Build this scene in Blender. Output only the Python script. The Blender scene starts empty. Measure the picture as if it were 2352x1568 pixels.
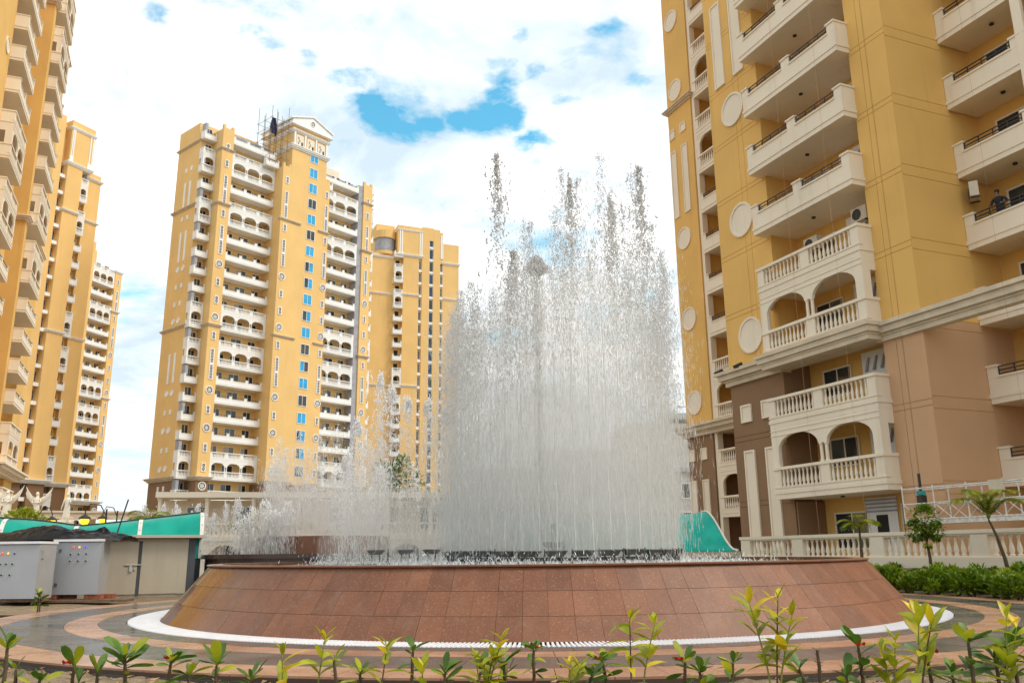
import bpy, bmesh, math, random
from mathutils import Vector, Matrix
random.seed(7)
SC = bpy.context.scene
COL = SC.collection
R = math.radians
# ------------------------------------------------------------------ camera
cam_d = bpy.data.cameras.new('camera'); cam = bpy.data.objects.new('camera', cam_d); COL.objects.link(cam)
cam_d.sensor_width = 36.0; cam_d.lens = 1940.0/2352.0*36.0; cam_d.clip_start = 0.1; cam_d.clip_end = 4000
_p, _r = R(14.06), R(0.62)
_f = Vector((0, math.cos(_p), math.sin(_p))); _rt = Vector((1,0,0)); _u = _rt.cross(_f)
_r2 = math.cos(_r)*_rt - math.sin(_r)*_u; _u2 = math.sin(_r)*_rt + math.cos(_r)*_u
m = Matrix((_r2, _u2, -_f)).transposed().to_4x4(); m.translation = Vector((0,0,1.05))
cam.matrix_world = m
SC.camera = cam
# ------------------------------------------------------------------ sky and sun
SUN_AZ, SUN_EL = 104.0, 52.0
world = bpy.data.worlds.new('World'); SC.world = world; world.use_nodes = True
wn, wl = world.node_tree.nodes, world.node_tree.links
for n in list(wn): wn.remove(n)
def N(tree, typ, **kw):
    n = tree.nodes.new(typ)
    for k_, v_ in kw.items():
        if k_ in n.inputs.keys(): n.inputs[k_].default_value = v_
        else: setattr(n, k_, v_)
    return n
wt = world.node_tree
out = N(wt, 'ShaderNodeOutputWorld'); bg = N(wt, 'ShaderNodeBackground')
sky = N(wt, 'ShaderNodeTexSky'); sky.sky_type = 'NISHITA'; sky.sun_disc = False
sky.sun_elevation = R(SUN_EL); sky.sun_rotation = R(SUN_AZ); sky.air_density = 1.3; sky.dust_density = 0.6; sky.ozone_density = 2.5
skym = N(wt, 'ShaderNodeMixRGB', blend_type='MULTIPLY'); skym.inputs[0].default_value = 1; skym.inputs[2].default_value = (0.055, 0.125, 0.116, 1)
wl.new(sky.outputs[0], skym.inputs[1])
tc = N(wt, 'ShaderNodeTexCoord')
# clouds lie on a flat layer above: direction divided by its height
sep = N(wt, 'ShaderNodeSeparateXYZ'); wl.new(tc.outputs['Generated'], sep.inputs[0])
zz = N(wt, 'ShaderNodeMath', operation='MAXIMUM'); zz.inputs[1].default_value = 0.0; wl.new(sep.outputs[2], zz.inputs[0])
za = N(wt, 'ShaderNodeMath', operation='ADD'); za.inputs[1].default_value = 0.22; wl.new(zz.outputs[0], za.inputs[0])
dx = N(wt, 'ShaderNodeMath', operation='DIVIDE'); wl.new(sep.outputs[0], dx.inputs[0]); wl.new(za.outputs[0], dx.inputs[1])
dy = N(wt, 'ShaderNodeMath', operation='DIVIDE'); wl.new(sep.outputs[1], dy.inputs[0]); wl.new(za.outputs[0], dy.inputs[1])
cb = N(wt, 'ShaderNodeCombineXYZ'); wl.new(dx.outputs[0], cb.inputs[0]); wl.new(dy.outputs[0], cb.inputs[1])
n1 = N(wt, 'ShaderNodeTexNoise', Scale=4.6, Detail=10.0, Roughness=0.60, Distortion=0.25); n1.inputs['Detail'].default_value = 9
mp = N(wt, 'ShaderNodeMapping'); mp.inputs['Location'].default_value = (CLX, CLY, 3.1) if 'CLX' in globals() else (0.83, 2.17, 3.1)
wl.new(cb.outputs[0], mp.inputs[0]); wl.new(mp.outputs[0], n1.inputs['Vector'])
# openings in the cloud sheet, in the plane of the sheet: (x, y, radius, depth)
GAPS = [(-.222,1.205,.035,.75), (-.205,1.235,.042,.8), (-.185,1.268,.050,.9), (-.131,1.262,.044,.9), (-.085,1.252,.046,.95), (-.045,1.250,.055,1.0), (-.012,1.235,.055,1.05), (-.010,1.195,.042,.9), (-.016,1.155,.036,.8), (-.022,1.115,.030,.65), (-.30,1.10,.03,.7), (.09,1.20,.03,.7), (.02,1.07,.026,.6), (.11,1.26,.03,.7), (-.344,1.055,.040,.8), (-.372,1.062,.028,.6), (-.250,1.139,.038,.75), (.137,1.054,.036,.8), (.150,1.045,.03,.7), (.207,1.16,.038,.75), (.051,1.292,.044,.85), (.075,1.30,.036,.7), (-.477,.988,.03,.7), (.043,1.133,.024,.6), (-.836,1.687,.09,.38), (-.719,1.216,.05,.4), (-1.333,2.196,.07,.35), (.6,.3,.09,.9), (-.5,.1,.1,.8), (.2,-.5,.12,.9), (-.9,-.3,.1,.8), (1.1,.5,.09,.8), (-1.3,.6,.1,.7)]
acc = None
n3 = N(wt, 'ShaderNodeTexNoise', Scale=13.0, Detail=8.0, Roughness=0.65); wl.new(cb.outputs[0], n3.inputs['Vector'])
vs_ = N(wt, 'ShaderNodeVectorMath', operation='SCALE'); vs_.inputs['Scale'].default_value = 0.10; wl.new(n3.outputs['Color'], vs_.inputs[0])
va_ = N(wt, 'ShaderNodeVectorMath', operation='ADD'); wl.new(cb.outputs[0], va_.inputs[0]); wl.new(vs_.outputs[0], va_.inputs[1])
vo_ = N(wt, 'ShaderNodeVectorMath', operation='SUBTRACT'); vo_.inputs[1].default_value = (.05, .05, .05); wl.new(va_.outputs[0], vo_.inputs[0])
for gx, gy, gr, ga in GAPS:
    ds = N(wt, 'ShaderNodeVectorMath', operation='DISTANCE'); ds.inputs[1].default_value = (gx, gy, 0); wl.new(vo_.outputs[0], ds.inputs[0])
    mr_ = N(wt, 'ShaderNodeMapRange'); mr_.interpolation_type = 'SMOOTHSTEP'; mr_.inputs['From Min'].default_value = gr*1.2; mr_.inputs['From Max'].default_value = gr*.1; mr_.inputs['To Max'].default_value = ga*.24; wl.new(ds.outputs['Value'], mr_.inputs[0])
    if acc is None: acc = mr_.outputs[0]
    else:
        ad = N(wt, 'ShaderNodeMath', operation='MAXIMUM'); wl.new(acc, ad.inputs[0]); wl.new(mr_.outputs[0], ad.inputs[1]); acc = ad.outputs[0]
sb_ = N(wt, 'ShaderNodeMath', operation='SUBTRACT'); wl.new(n1.outputs['Fac'], sb_.inputs[0]); wl.new(acc, sb_.inputs[1])
rp = N(wt, 'ShaderNodeValToRGB'); rp.color_ramp.elements[0].position = 0.255; rp.color_ramp.elements[1].position = 0.445
wl.new(sb_.outputs[0], rp.inputs[0])
# thin grey-blue shading inside the cloud sheet
n2 = N(wt, 'ShaderNodeTexNoise', Scale=3.4, Detail=8.0, Roughness=0.58, Distortion=0.3); mp2 = N(wt, 'ShaderNodeMapping'); mp2.inputs['Location'].default_value = (4.2, 1.3, 0.4)
wl.new(cb.outputs[0], mp2.inputs[0]); wl.new(mp2.outputs[0], n2.inputs['Vector'])
rc = N(wt, 'ShaderNodeValToRGB'); rc.color_ramp.elements[0].position = 0.36; rc.color_ramp.elements[0].color = (0.37, 0.45, 0.505, 1)
rc.color_ramp.elements[1].position = 0.60; rc.color_ramp.elements[1].color = (0.70, 0.70, 0.695, 1)
wl.new(n2.outputs['Fac'], rc.inputs[0])
mx = N(wt, 'ShaderNodeMixRGB'); wl.new(rp.outputs[0], mx.inputs[0]); wl.new(skym.outputs[0], mx.inputs[1]); wl.new(rc.outputs[0], mx.inputs[2])
# towards the horizon the sheet closes into an even pale haze
hz = N(wt, 'ShaderNodeMapRange'); hz.inputs['From Min'].default_value = 0.02; hz.inputs['From Max'].default_value = 0.22
wl.new(sep.outputs[2], hz.inputs[0])
mh = N(wt, 'ShaderNodeMixRGB'); wl.new(hz.outputs[0], mh.inputs[0]); mh.inputs[1].default_value = (0.50, 0.535, 0.545, 1); wl.new(mx.outputs[0], mh.inputs[2])
wl.new(mh.outputs[0], bg.inputs[0]); bg.inputs[1].default_value = 1.0
wl.new(bg.outputs[0], out.inputs[0])
sun_d = bpy.data.lights.new('sun', 'SUN'); sun_d.energy = 1.35; sun_d.angle = R(24); sun_d.color = (1.0, 0.90, 0.76)
sun = bpy.data.objects.new('sun', sun_d); COL.objects.link(sun)
_sd = Vector((math.sin(R(SUN_AZ))*math.cos(R(SUN_EL)), math.cos(R(SUN_AZ))*math.cos(R(SUN_EL)), math.sin(R(SUN_EL))))
sun.rotation_euler = _sd.to_track_quat('Z', 'Y').to_euler(); sun.location = (0, 0, 120)
SC.view_settings.view_transform = 'Standard'; SC.view_settings.look = 'None'; SC.view_settings.gamma = 1
SC.view_settings.exposure = 0.98; SC.view_settings.use_curve_mapping = False
try:
    SC.cycles.use_denoising = True; SC.cycles.max_bounces = 10; SC.cycles.transparent_max_bounces = 12
    SC.cycles.transmission_bounces = 6; SC.cycles.diffuse_bounces = 6; SC.cycles.volume_bounces = 3
    SC.cycles.caustics_reflective = False; SC.cycles.caustics_refractive = False; SC.cycles.sample_clamp_indirect = 8
except Exception: pass

# ------------------------------------------------------------------ helpers
class MB:
    def __init__(s): s.v = []; s.f = []
    def add(s, vs, fs):
        o = len(s.v); s.v += [tuple(p) for p in vs]; s.f += [tuple(i+o for i in f) for f in fs]; return s
    def box(s, x0, x1, y0, y1, z0, z1):
        return s.add([(x0,y0,z0),(x1,y0,z0),(x1,y1,z0),(x0,y1,z0),(x0,y0,z1),(x1,y0,z1),(x1,y1,z1),(x0,y1,z1)],
                     [(0,3,2,1),(4,5,6,7),(0,1,5,4),(1,2,6,5),(2,3,7,6),(3,0,4,7)])
    def hexa(s, b, t):      # bottom 4 points, top 4 points (same winding, seen from above ccw)
        return s.add(list(b)+list(t), [(0,3,2,1),(4,5,6,7),(0,1,5,4),(1,2,6,5),(2,3,7,6),(3,0,4,7)])
    def prism_y(s, poly, y0, y1):   # poly of (x,z)
        n = len(poly)
        s.add([(x,y0,z) for x,z in poly]+[(x,y1,z) for x,z in poly],
              [tuple(range(n)), tuple(range(2*n-1,n-1,-1))]+[(i,(i+1)%n,n+(i+1)%n,n+i) for i in range(n)]); return s
    def prism_z(s, poly, z0, z1):
        n = len(poly)
        s.add([(x,y,z0) for x,y in poly]+[(x,y,z1) for x,y in poly],
              [tuple(range(n-1,-1,-1)), tuple(range(n,2*n))]+[(i,(i+1)%n,n+(i+1)%n,n+i) for i in range(n)]); return s
    def lathe(s, prof, n=12, c=(0,0,0), caps=True, ang=(0, 2*math.pi)):
        full = abs(ang[1]-ang[0]-2*math.pi) < 1e-6; m_ = n if full else n+1
        vs = []
        for r, z in prof:
            for i in range(m_):
                a = ang[0]+(ang[1]-ang[0])*i/n; vs.append((c[0]+r*math.cos(a), c[1]+r*math.sin(a), c[2]+z))
        fs = []
        for j in range(len(prof)-1):
            for i in range(n):
                i2 = (i+1) % m_ if full else i+1
                fs.append((j*m_+i, j*m_+i2, (j+1)*m_+i2, (j+1)*m_+i))
        if caps and full:
            fs.append(tuple(range(m_-1,-1,-1))); fs.append(tuple((len(prof)-1)*m_+i for i in range(m_)))
        return s.add(vs, fs)
    def tube(s, pts, rad, n=6, caps=True):
        pts = [Vector(p) for p in pts]; k_ = len(pts)
        if not hasattr(rad, '__len__'): rad = [rad]*k_
        vs = []
        for i, p in enumerate(pts):
            d = (pts[min(i+1,k_-1)]-pts[max(i-1,0)]).normalized()
            a = d.cross(Vector((0,0,1)) if abs(d.z) < .9 else Vector((1,0,0))).normalized(); b = d.cross(a)
            for j in range(n):
                t = 2*math.pi*j/n; vs.append(p+(a*math.cos(t)+b*math.sin(t))*rad[i])
        fs = [(i*n+j, i*n+(j+1)%n, (i+1)*n+(j+1)%n, (i+1)*n+j) for i in range(k_-1) for j in range(n)]
        if caps: fs += [tuple(range(n-1,-1,-1)), tuple((k_-1)*n+j for j in range(n))]
        return s.add(vs, fs)
    def grid(s, fn, nu, nv):
        vs = [fn(i/nu, j/nv) for j in range(nv+1) for i in range(nu+1)]
        return s.add(vs, [(j*(nu+1)+i, j*(nu+1)+i+1, (j+1)*(nu+1)+i+1, (j+1)*(nu+1)+i) for j in range(nv) for i in range(nu)])
    def loft(s, rings, caps=True):   # rings: lists of equal length
        n = len(rings[0]); vs = [p for r in rings for p in r]
        fs = [(i*n+j, i*n+(j+1)%n, (i+1)*n+(j+1)%n, (i+1)*n+j) for i in range(len(rings)-1) for j in range(n)]
        if caps: fs += [tuple(range(n-1,-1,-1)), tuple((len(rings)-1)*n+j for j in range(n))]
        return s.add(vs, fs)
    def ball(s, c, rx, ry, rz, n=10, m_=7):
        rings = []
        for i in range(m_+1):
            a = -math.pi/2+math.pi*i/m_; q = max(math.cos(a), .02)
            rings.append([(c[0]+rx*q*math.cos(2*math.pi*j/n), c[1]+ry*q*math.sin(2*math.pi*j/n), c[2]+rz*math.sin(a)) for j in range(n)])
        return s.loft(rings)
    def mesh(s, name, smooth=False, fix=True):
        me = bpy.data.meshes.new(name); me.from_pydata(s.v, [], s.f)
        if fix and len(s.f) < 60000:
            b = bmesh.new(); b.from_mesh(me); bmesh.ops.recalc_face_normals(b, faces=b.faces); b.to_mesh(me); b.free()
        if smooth:
            me.polygons.foreach_set('use_smooth', [True]*len(me.polygons))
        me.update(); return me
def obj(name, mesh, mat=None, parent=None, loc=(0,0,0), rot=(0,0,0), smooth=False, scale=None):
    if isinstance(mesh, MB): mesh = mesh.mesh(name, smooth)
    o = bpy.data.objects.new(name, mesh); COL.objects.link(o)
    if mat is not None and mesh is not None and not mesh.materials: mesh.materials.append(mat)
    if parent is not None: o.parent = parent
    o.location = loc; o.rotation_euler = rot
    if scale: o.scale = scale
    return o
def thing(name, label, cat, loc=(0,0,0), rotz=0, group=None):
    o = bpy.data.objects.new(name, None); COL.objects.link(o); o.empty_display_size = .2
    o.location = loc; o.rotation_euler = (0,0,rotz)
    return tag(o, label, cat, group)
def tag(o, label, cat, group=None):
    o['label'] = label; o['category'] = cat
    if group: o['group'] = group
    return o
def kind(o, k_): o['kind'] = k_; return o
def copy_tree(o, parent=None):
    c = o.copy(); COL.objects.link(c)
    if parent is not None: c.parent = parent
    for ch in list(o.children): copy_tree(ch, c)
    return c

# ------------------------------------------------------------------ materials
def newmat(name):
    m_ = bpy.data.materials.new(name); m_.use_nodes = True; t = m_.node_tree
    b = t.nodes['Principled BSDF']; return m_, t, b
def mixc(t, fac, a, b, blend='MIX'):
    n = t.nodes.new('ShaderNodeMixRGB'); n.blend_type = blend
    for i, v in ((0, fac), (1, a), (2, b)):
        if hasattr(v, 'is_output') or hasattr(v, 'links') : t.links.new(v, n.inputs[i])
        elif i == 0: n.inputs[0].default_value = v
        else: n.inputs[i].default_value = (v[0], v[1], v[2], 1)
    return n.outputs[0]
def ramp(t, src, p0, p1, c0=(0,0,0), c1=(1,1,1)):
    n = t.nodes.new('ShaderNodeValToRGB'); e = n.color_ramp.elements
    e[0].position = p0; e[1].position = p1; e[0].color = (*c0,1); e[1].color = (*c1,1)
    t.links.new(src, n.inputs[0]); return n.outputs[0]
def noise(t, scale, detail=4, rough=.55, stretch=None, coords='pos', dist=0):
    n = t.nodes.new('ShaderNodeTexNoise'); n.inputs['Scale'].default_value = scale; n.inputs['Detail'].default_value = detail
    n.inputs['Roughness'].default_value = rough; n.inputs['Distortion'].default_value = dist
    if coords == 'pos': src = t.nodes.new('ShaderNodeNewGeometry').outputs['Position']
    else: src = t.nodes.new('ShaderNodeTexCoord').outputs['Object']
    if stretch:
        mp_ = t.nodes.new('ShaderNodeMapping'); mp_.inputs['Scale'].default_value = stretch; t.links.new(src, mp_.inputs[0]); src = mp_.outputs[0]
    t.links.new(src, n.inputs['Vector']); return n.outputs['Fac']
def bump(t, b, src, strength=.3, dist=.01):
    n = t.nodes.new('ShaderNodeBump'); n.inputs['Strength'].default_value = strength; n.inputs['Distance'].default_value = dist
    t.links.new(src, n.inputs['Height']); t.links.new(n.outputs[0], b.inputs['Normal'])
def rnd(t): return t.nodes.new('ShaderNodeObjectInfo').outputs['Random']
def plaster(name, col, var=.12, rough=.85, streak=.18, grain=30, scale=.25, stain=(.55,.5,.42)):
    m_, t, b = newmat(name)
    dk = tuple(c*(1-var) for c in col); lt = tuple(min(1, c*(1+var*.6)) for c in col)
    c = mixc(t, ramp(t, noise(t, scale, 5), .3, .7), dk, lt)
    if streak:
        s_ = ramp(t, noise(t, 1.0, 5, .6, (1.6, 1.6, .10)), .56, .78)
        f = t.nodes.new('ShaderNodeMath'); f.operation = 'MULTIPLY'; f.inputs[1].default_value = streak; t.links.new(s_, f.inputs[0])
        c = mixc(t, f.outputs[0], c, tuple(a*b_ for a, b_ in zip(col, stain)))
    t.links.new(c, b.inputs['Base Color']); b.inputs['Roughness'].default_value = rough
    bump(t, b, noise(t, grain, 3), .12, .01)
    return m_
def plain(name, col, rough=.5, metal=0, var=.1, scale=3, spec=.5, emit=0, rand=0):
    m_, t, b = newmat(name)
    c = mixc(t, ramp(t, noise(t, scale, 4), .3, .7), tuple(x*(1-var) for x in col), tuple(min(1, x*(1+var)) for x in col))
    if rand:
        r_ = ramp(t, rnd(t), 0, 1, (1-rand,)*3, (1+rand,)*3); c = mixc(t, 1.0, c, r_, 'MULTIPLY')
    t.links.new(c, b.inputs['Base Color']); b.inputs['Roughness'].default_value = rough; b.inputs['Metallic'].default_value = metal
    b.inputs['Specular IOR Level'].default_value = spec
    if emit: b.inputs['Emission Color'].default_value = (*col, 1); b.inputs['Emission Strength'].default_value = emit
    return m_
M = {}
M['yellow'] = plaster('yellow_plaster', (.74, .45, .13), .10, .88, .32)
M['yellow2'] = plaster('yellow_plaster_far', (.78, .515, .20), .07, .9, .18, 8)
M['brown'] = plaster('brown_plaster', (.25, .145, .075), .10, .88, .12)
M['tan'] = plaster('tan_plaster', (.58, .35, .19), .08, .88, .14)
M['cream'] = plaster('cream_paint', (.80, .70, .55), .06, .72, .28, 20)
M['white'] = plaster('white_paint', (.84, .84, .82), .06, .72, .2, 20)
M['grey'] = plaster('bare_cement', (.36, .37, .40), .2, .9, .2, 12, 1.2)
M['soffit'] = plaster('soffit_paint', (.55, .44, .32), .08, .85, 0)
M['stone'] = plaster('carved_cream_stone', (.62, .52, .38), .15, .8, .2, 15, 1.5)
M['statue'] = plaster('statue_white', (.82, .74, .60), .08, .55, .1, 20, 3)
M['rail'] = plain('dark_rail_paint', (.025, .022, .02), .45)
M['void'] = plain('dark_room', (.018, .015, .013), .8)
def glassm(name, col, rough=.08, var=.5):
    m_, t, b = newmat(name)
    c = mixc(t, ramp(t, noise(t, .9, 3), .35, .65), tuple(x*(1-var) for x in col), col)
    t.links.new(c, b.inputs['Base Color']); b.inputs['Roughness'].default_value = rough; b.inputs['Specular IOR Level'].default_value = .6
    return m_
M['glass'] = glassm('dark_window_glass', (.05, .055, .055))
M['gglass'] = glassm('grey_green_window_glass', (.13, .14, .11))
M['blue'] = glassm('blue_protective_film', (.02, .40, .76), .2, .25)
M['navy'] = glassm('dark_blue_film', (.01, .06, .16), .15, .5)
M['curtain'] = plain('drawn_curtain', (.42, .38, .32), .8, var=.2)
M['lattice'] = plain('white_lattice', (.72, .70, .66), .7)
# ------------------------------------------------------------------ parts that the towers share
_cache = {}
def cached(key, fn):
    if key not in _cache: _cache[key] = fn()
    return _cache[key]
def baluster_mb(h, r, n=8, c=(0,0,0)):
    return MB().lathe([(r*.95,0),(r*.95,h*.07),(r*.55,h*.10),(r*1.0,h*.24),(r*.92,h*.36),(r*.45,h*.66),(r*.42,h*.80),(r*.7,h*.86),(r*.62,h*.92),(r*.95,h*.95),(r*.95,h)], n, c)
def far_baluster(mb, x, y, z, h, w):
    mb.box(x-w*.5, x+w*.5, y-w*.5, y+w*.5, z, z+h*.55); mb.box(x-w*.28, x+w*.28, y-w*.28, y+w*.28, z+h*.55, z+h)
def arch_wall(mb, x0, x1, y0, y1, zb, zt, opens, spring, rise, segs=12, mid=None):
    """wall from x0..x1 with arched openings [(a,b)]; openings reach down to zb"""
    xs = []
    cur = x0
    for a, b in opens:
        xs.append(('p', cur, a)); xs.append(('o', a, b)); cur = b
    xs.append(('p', cur, x1))
    for k_, (t_, a, b) in enumerate(xs):
        if t_ == 'p':
            if b-a > 1e-4: mb.box(a, b, y0, y1, mid if (mid and 0 < k_ < len(xs)-1) else zb, zt)
        else:
            c_, hw = (a+b)/2, (b-a)/2
            top = [(c_-hw*math.cos(math.pi*i/segs), spring+rise*math.sin(math.pi*i/segs)) for i in range(segs+1)]
            for i in range(segs):
                (xa, za_), (xb, zb_) = top[i], top[i+1]
                mb.hexa([(xa,y0,za_),(xb,y0,zb_),(xb,y1,zb_),(xa,y1,za_)], [(xa,y0,zt),(xb,y0,zt),(xb,y1,zt),(xa,y1,zt)])
FH = 3.05
def balcony_meshes(w, d, knd, nb, detail, back=0.0, left=True, right=True, simple=False):
    """x 0..w, front at y=-d, wall plane y=0, slab runs back to y=back; z=0 is the floor"""
    key = (w, d, knd, nb, detail, back, left, right)
    def make():
        body, rail, bals = MB(), None, []
        pe, pm, t = (.42 if w > 3 else .28), (.52 if w > 3 else .3), .16
        ow = (w-2*pe-(nb-1)*pm)/nb
        opens = [(pe+i*(ow+pm), pe+i*(ow+pm)+ow) for i in range(nb)]
        body.box(0, w, -d, back, -.36, -.03)
        body.box(-.035, w+.035, -d-.035, 0, -.14, 0)          # ledge of the slab edge
        sides = ([(0, t)] if left else [])+([(w-t, w)] if right else [])
        posts = [(0, opens[0][0])]+[(opens[i][1], opens[i+1][0]) for i in range(nb-1)]+[(opens[-1][1], w)]
        if knd == 'R':
            body.box(0, w, -d, -d+t, 0, .60)
            for a, b in opens: body.box(a-.01, b+.01, -d-.05, -d+t+.04, .60, .67)
            for a, b in posts:
                body.box(a, b, -d-.002, -d+t+.002, .602, 1.02); body.box(a-.04, b+.04, -d-.05, -d+t+.05, 1.02, 1.10)
            for a, b in sides:
                if d-t > .12:
                    body.box(a, b, -d+t, 0, 0, 1.02); body.box(a-.04, b+.04, -d+t+.05, 0, 1.02, 1.10)
            rail = MB()
            for a, b in opens:
                for z in ((.74, .87, 1.02) if detail else (.76, .99)):
                    rail.box(a, b, -d+.06, -d+.10, z-.018, z+.018)
                k_ = max(1, round((b-a)/.62))
                for i in range(k_+1):
                    x = a+.02+(b-a-.04)*i/k_; rail.box(x-.018, x+.018, -d+.062, -d+.098, .67, 1.02)
        else:
            body.box(0, w, -d, -d+t, 0, .10)
            body.box(-.045, w+.045, -d-.055, -d+t+.05, .88, 1.0)   # handrail
            body.box(-.03, w+.03, -d-.03, -d+t+.02, .10, .16)
            for a, b in posts: body.box(a, b, -d-.002, -d+t+.002, .16, .88)
            for a, b in sides:
                if d-t > .12:
                    body.box(a, b, -d+t+.002, 0, 0, .88); body.box(a-.045, b+.045, -d+t+.05, 0, .88, 1.0)
            bm_ = MB()
            for a, b in opens:
                step = .235 if detail else .26
                k_ = max(2, int(round((b-a)/step)))
                for i in range(k_):
                    x = a+(b-a)*(i+.5)/k_
                    if detail: bals.append((x, -d+t*.5, .16))
                    else: far_baluster(bm_, x, -d+t*.5, .16, .72, .13)
            if bm_.v: rail = bm_
            if knd == 'A':
                zt = FH-.36-.002
                cols = [b for b in posts[1:-1]]
                # arched screen above the handrail
                op = []
                for i, (a, b) in enumerate(opens): op.append((a if i == 0 else a-.02, b if i == nb-1 else b+.02))
                zs = 1.0+(zt-1.0)*.45
                arch_wall(body, 0, w, -d+.004, -d+t-.004, 1.0, zt, op, zs, min(.62, (ow/2)*.72), mid=zs)
                for a, b in posts[1:-1]:
                    for cx_ in (a+.11, b-.11):
                        body.lathe([(.10,1.0),(.10,1.05),(.075,1.08),(.07,zs-.10),(.10,zs-.05),(.10,zs)], 8, (cx_, -d+t*.5, 0))
                for a, b in sides:
                    if d-t > .12:
                        if d > .5:
                            body.box(a, b, -d+t, -d+t+(d-t)*.45, 1.0, zt); body.box(a, b, -d+t+(d-t)*.45, 0, zt-.55, zt)
                        else: body.box(a, b, -d+t, 0, 1.0, zt)
                body.box(-.02, w+.02, -d-.02, -d+.003, zt-.34, zt-.30); body.box(-.02, w+.02, -d-.02, -d+.003, zt-.12, zt-.08)
        return (body.mesh('balcony'), rail.mesh('rail') if rail else None, bals)
    return cached(key, make)
_bal_mesh = None
def put_balcony(tower, x, y, z, w, d, knd, nb, detail=False, back=0.0, left=True, right=True, mat='white'):
    global _bal_mesh
    body, rail, bals = balcony_meshes(w, d, knd, nb, detail, back, left, right)
    b = obj('balcony', body, M[mat], tower, (x, y, z))
    if rail:
        q = obj('railing' if knd == 'R' else 'balustrade', rail, M['rail'] if knd == 'R' else M[mat], b)
        if knd != 'R': q['kind'] = 'stuff'
    if bals:
        if _bal_mesh is None: _bal_mesh = baluster_mb(.72, .075, 8).mesh('baluster', True)
        for p in bals: obj('baluster', _bal_mesh, M[mat], b, p)
    return b
def window_parts(w, h, mull=1, frame=.07, dep=.06):
    def make():
        f = MB(); f.box(0, w, -dep, 0, 0, frame); f.box(0, w, -dep, 0, h-frame, h)
        f.box(0, frame, -dep, 0, frame, h-frame); f.box(w-frame, w, -dep, 0, frame, h-frame)
        for i in range(mull):
            x = w*(i+1)/(mull+1); f.box(x-frame*.4, x+frame*.4, -dep*.8, 0, frame, h-frame)
        ps = []
        for i in range(mull+1):
            a = (w-frame*2)/(mull+1); q = MB(); q.box(frame+i*a, frame+(i+1)*a, -.025, -.005, frame, h-frame); ps.append(q.mesh('pane'))
        return f.mesh('window'), ps
    return cached(('win', w, h, mull, frame, dep), make)
_pane_cache = {}
def put_window(tower, x, y, z, w, h, mull=1, mats=('glass', 'glass'), fm='white', frame=.07, dep=.06):
    f, ps = window_parts(w, h, mull, frame, dep)
    o = obj('window', f, M[fm], tower, (x, y, z))
    for i, p in enumerate(ps):
        mm = mats[i % len(mats)]
        key = (p.name, mm)
        if key not in _pane_cache:
            q = p.copy(); q.materials.clear(); q.materials.append(M[mm]); _pane_cache[key] = q
        obj('pane', _pane_cache[key], None, o)
    return o
def grille_parts(w, h, rnd_=False, double=False):
    def make():
        f, d_ = MB(), MB()
        if rnd_:
            r = w/2
            f.lathe([(r*.78,0),(r*.80,.10),(r,.10),(r,0)], 20, caps=False)
            d_.lathe([(0.001,.015),(r*.79,.015)], 20, caps=False)
            for k_ in range(4):
                a = math.pi*k_/4; c_, s_ = math.cos(a)*r*.78, math.sin(a)*r*.78; q = .035*w
                f.hexa([(-c_-s_*q,-s_+c_*q,.02),(c_-s_*q,s_+c_*q,.02),(c_+s_*q,s_-c_*q,.02),(-c_+s_*q,-s_-c_*q,.02)],
                       [(-c_-s_*q,-s_+c_*q,.06),(c_-s_*q,s_+c_*q,.06),(c_+s_*q,s_-c_*q,.06),(-c_+s_*q,-s_-c_*q,.06)])
            f.lathe([(r*.36,.02),(r*.36,.062),(r*.46,.062),(r*.46,.02)], 14, caps=False)
            for g in (f, d_): g.v = [(x, -z, y) for x, y, z in g.v]
        else:
            fr = .13 if w > .6 else .10
            f.box(-w/2, w/2, -.10, 0, 0, fr); f.box(-w/2, w/2, -.10, 0, h-fr, h)
            f.box(-w/2, -w/2+fr, -.10, 0, fr, h-fr); f.box(w/2-fr, w/2, -.10, 0, fr, h-fr)
            if double: f.box(-w/2+fr, w/2-fr, -.098, 0, h*.46, h*.54)
            d_.box(-w/2+fr, w/2-fr, -.02, -.005, fr, h-fr)
            iw = w-2*fr; k_ = max(2, int((h-2*fr)/(iw*1.0)))
            for i in range(k_):
                z0 = fr+(h-2*fr)*i/k_; z1 = fr+(h-2*fr)*(i+1)/k_
                for s_ in (1, -1):
                    a, b = (-iw/2*s_, iw/2*s_); q = .045
                    f.hexa([(a,-.06,z0),(a+q,-.06,z0),(a+q,-.03,z0),(a,-.03,z0)], [(b-q,-.06,z1),(b,-.06,z1),(b,-.03,z1),(b-q,-.03,z1)])
                f.box(-iw/2, iw/2, -.055, -.03, z1-.03, z1+.03) if i < k_-1 else None
        return f.mesh('grille'), d_.mesh('grille_back')
    return cached(('grille', w, h, rnd_, double), make)
def put_grille(tower, x, y, z, w, h, rnd_=False, double=False, mat='white'):
    f, d_ = grille_parts(w, h, rnd_, double)
    o = obj('grille', f, M[mat], tower, (x, y, z)); obj('grille_back', d_, M['void'], o); return o
def put_disc(tower, x, y, z, r, mat='cream'):
    def make():
        m_ = MB(); m_.lathe([(.001,.03),(r*.86,.03),(r*.88,.085),(r,.085),(r,0)], 32, caps=False)
        m_.v = [(a, -c_, b) for a, b, c_ in m_.v]; return m_.mesh('round_plaque', False)
    return obj('round_plaque', cached(('disc', r), make), M[mat], tower, (x, y, z))
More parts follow.
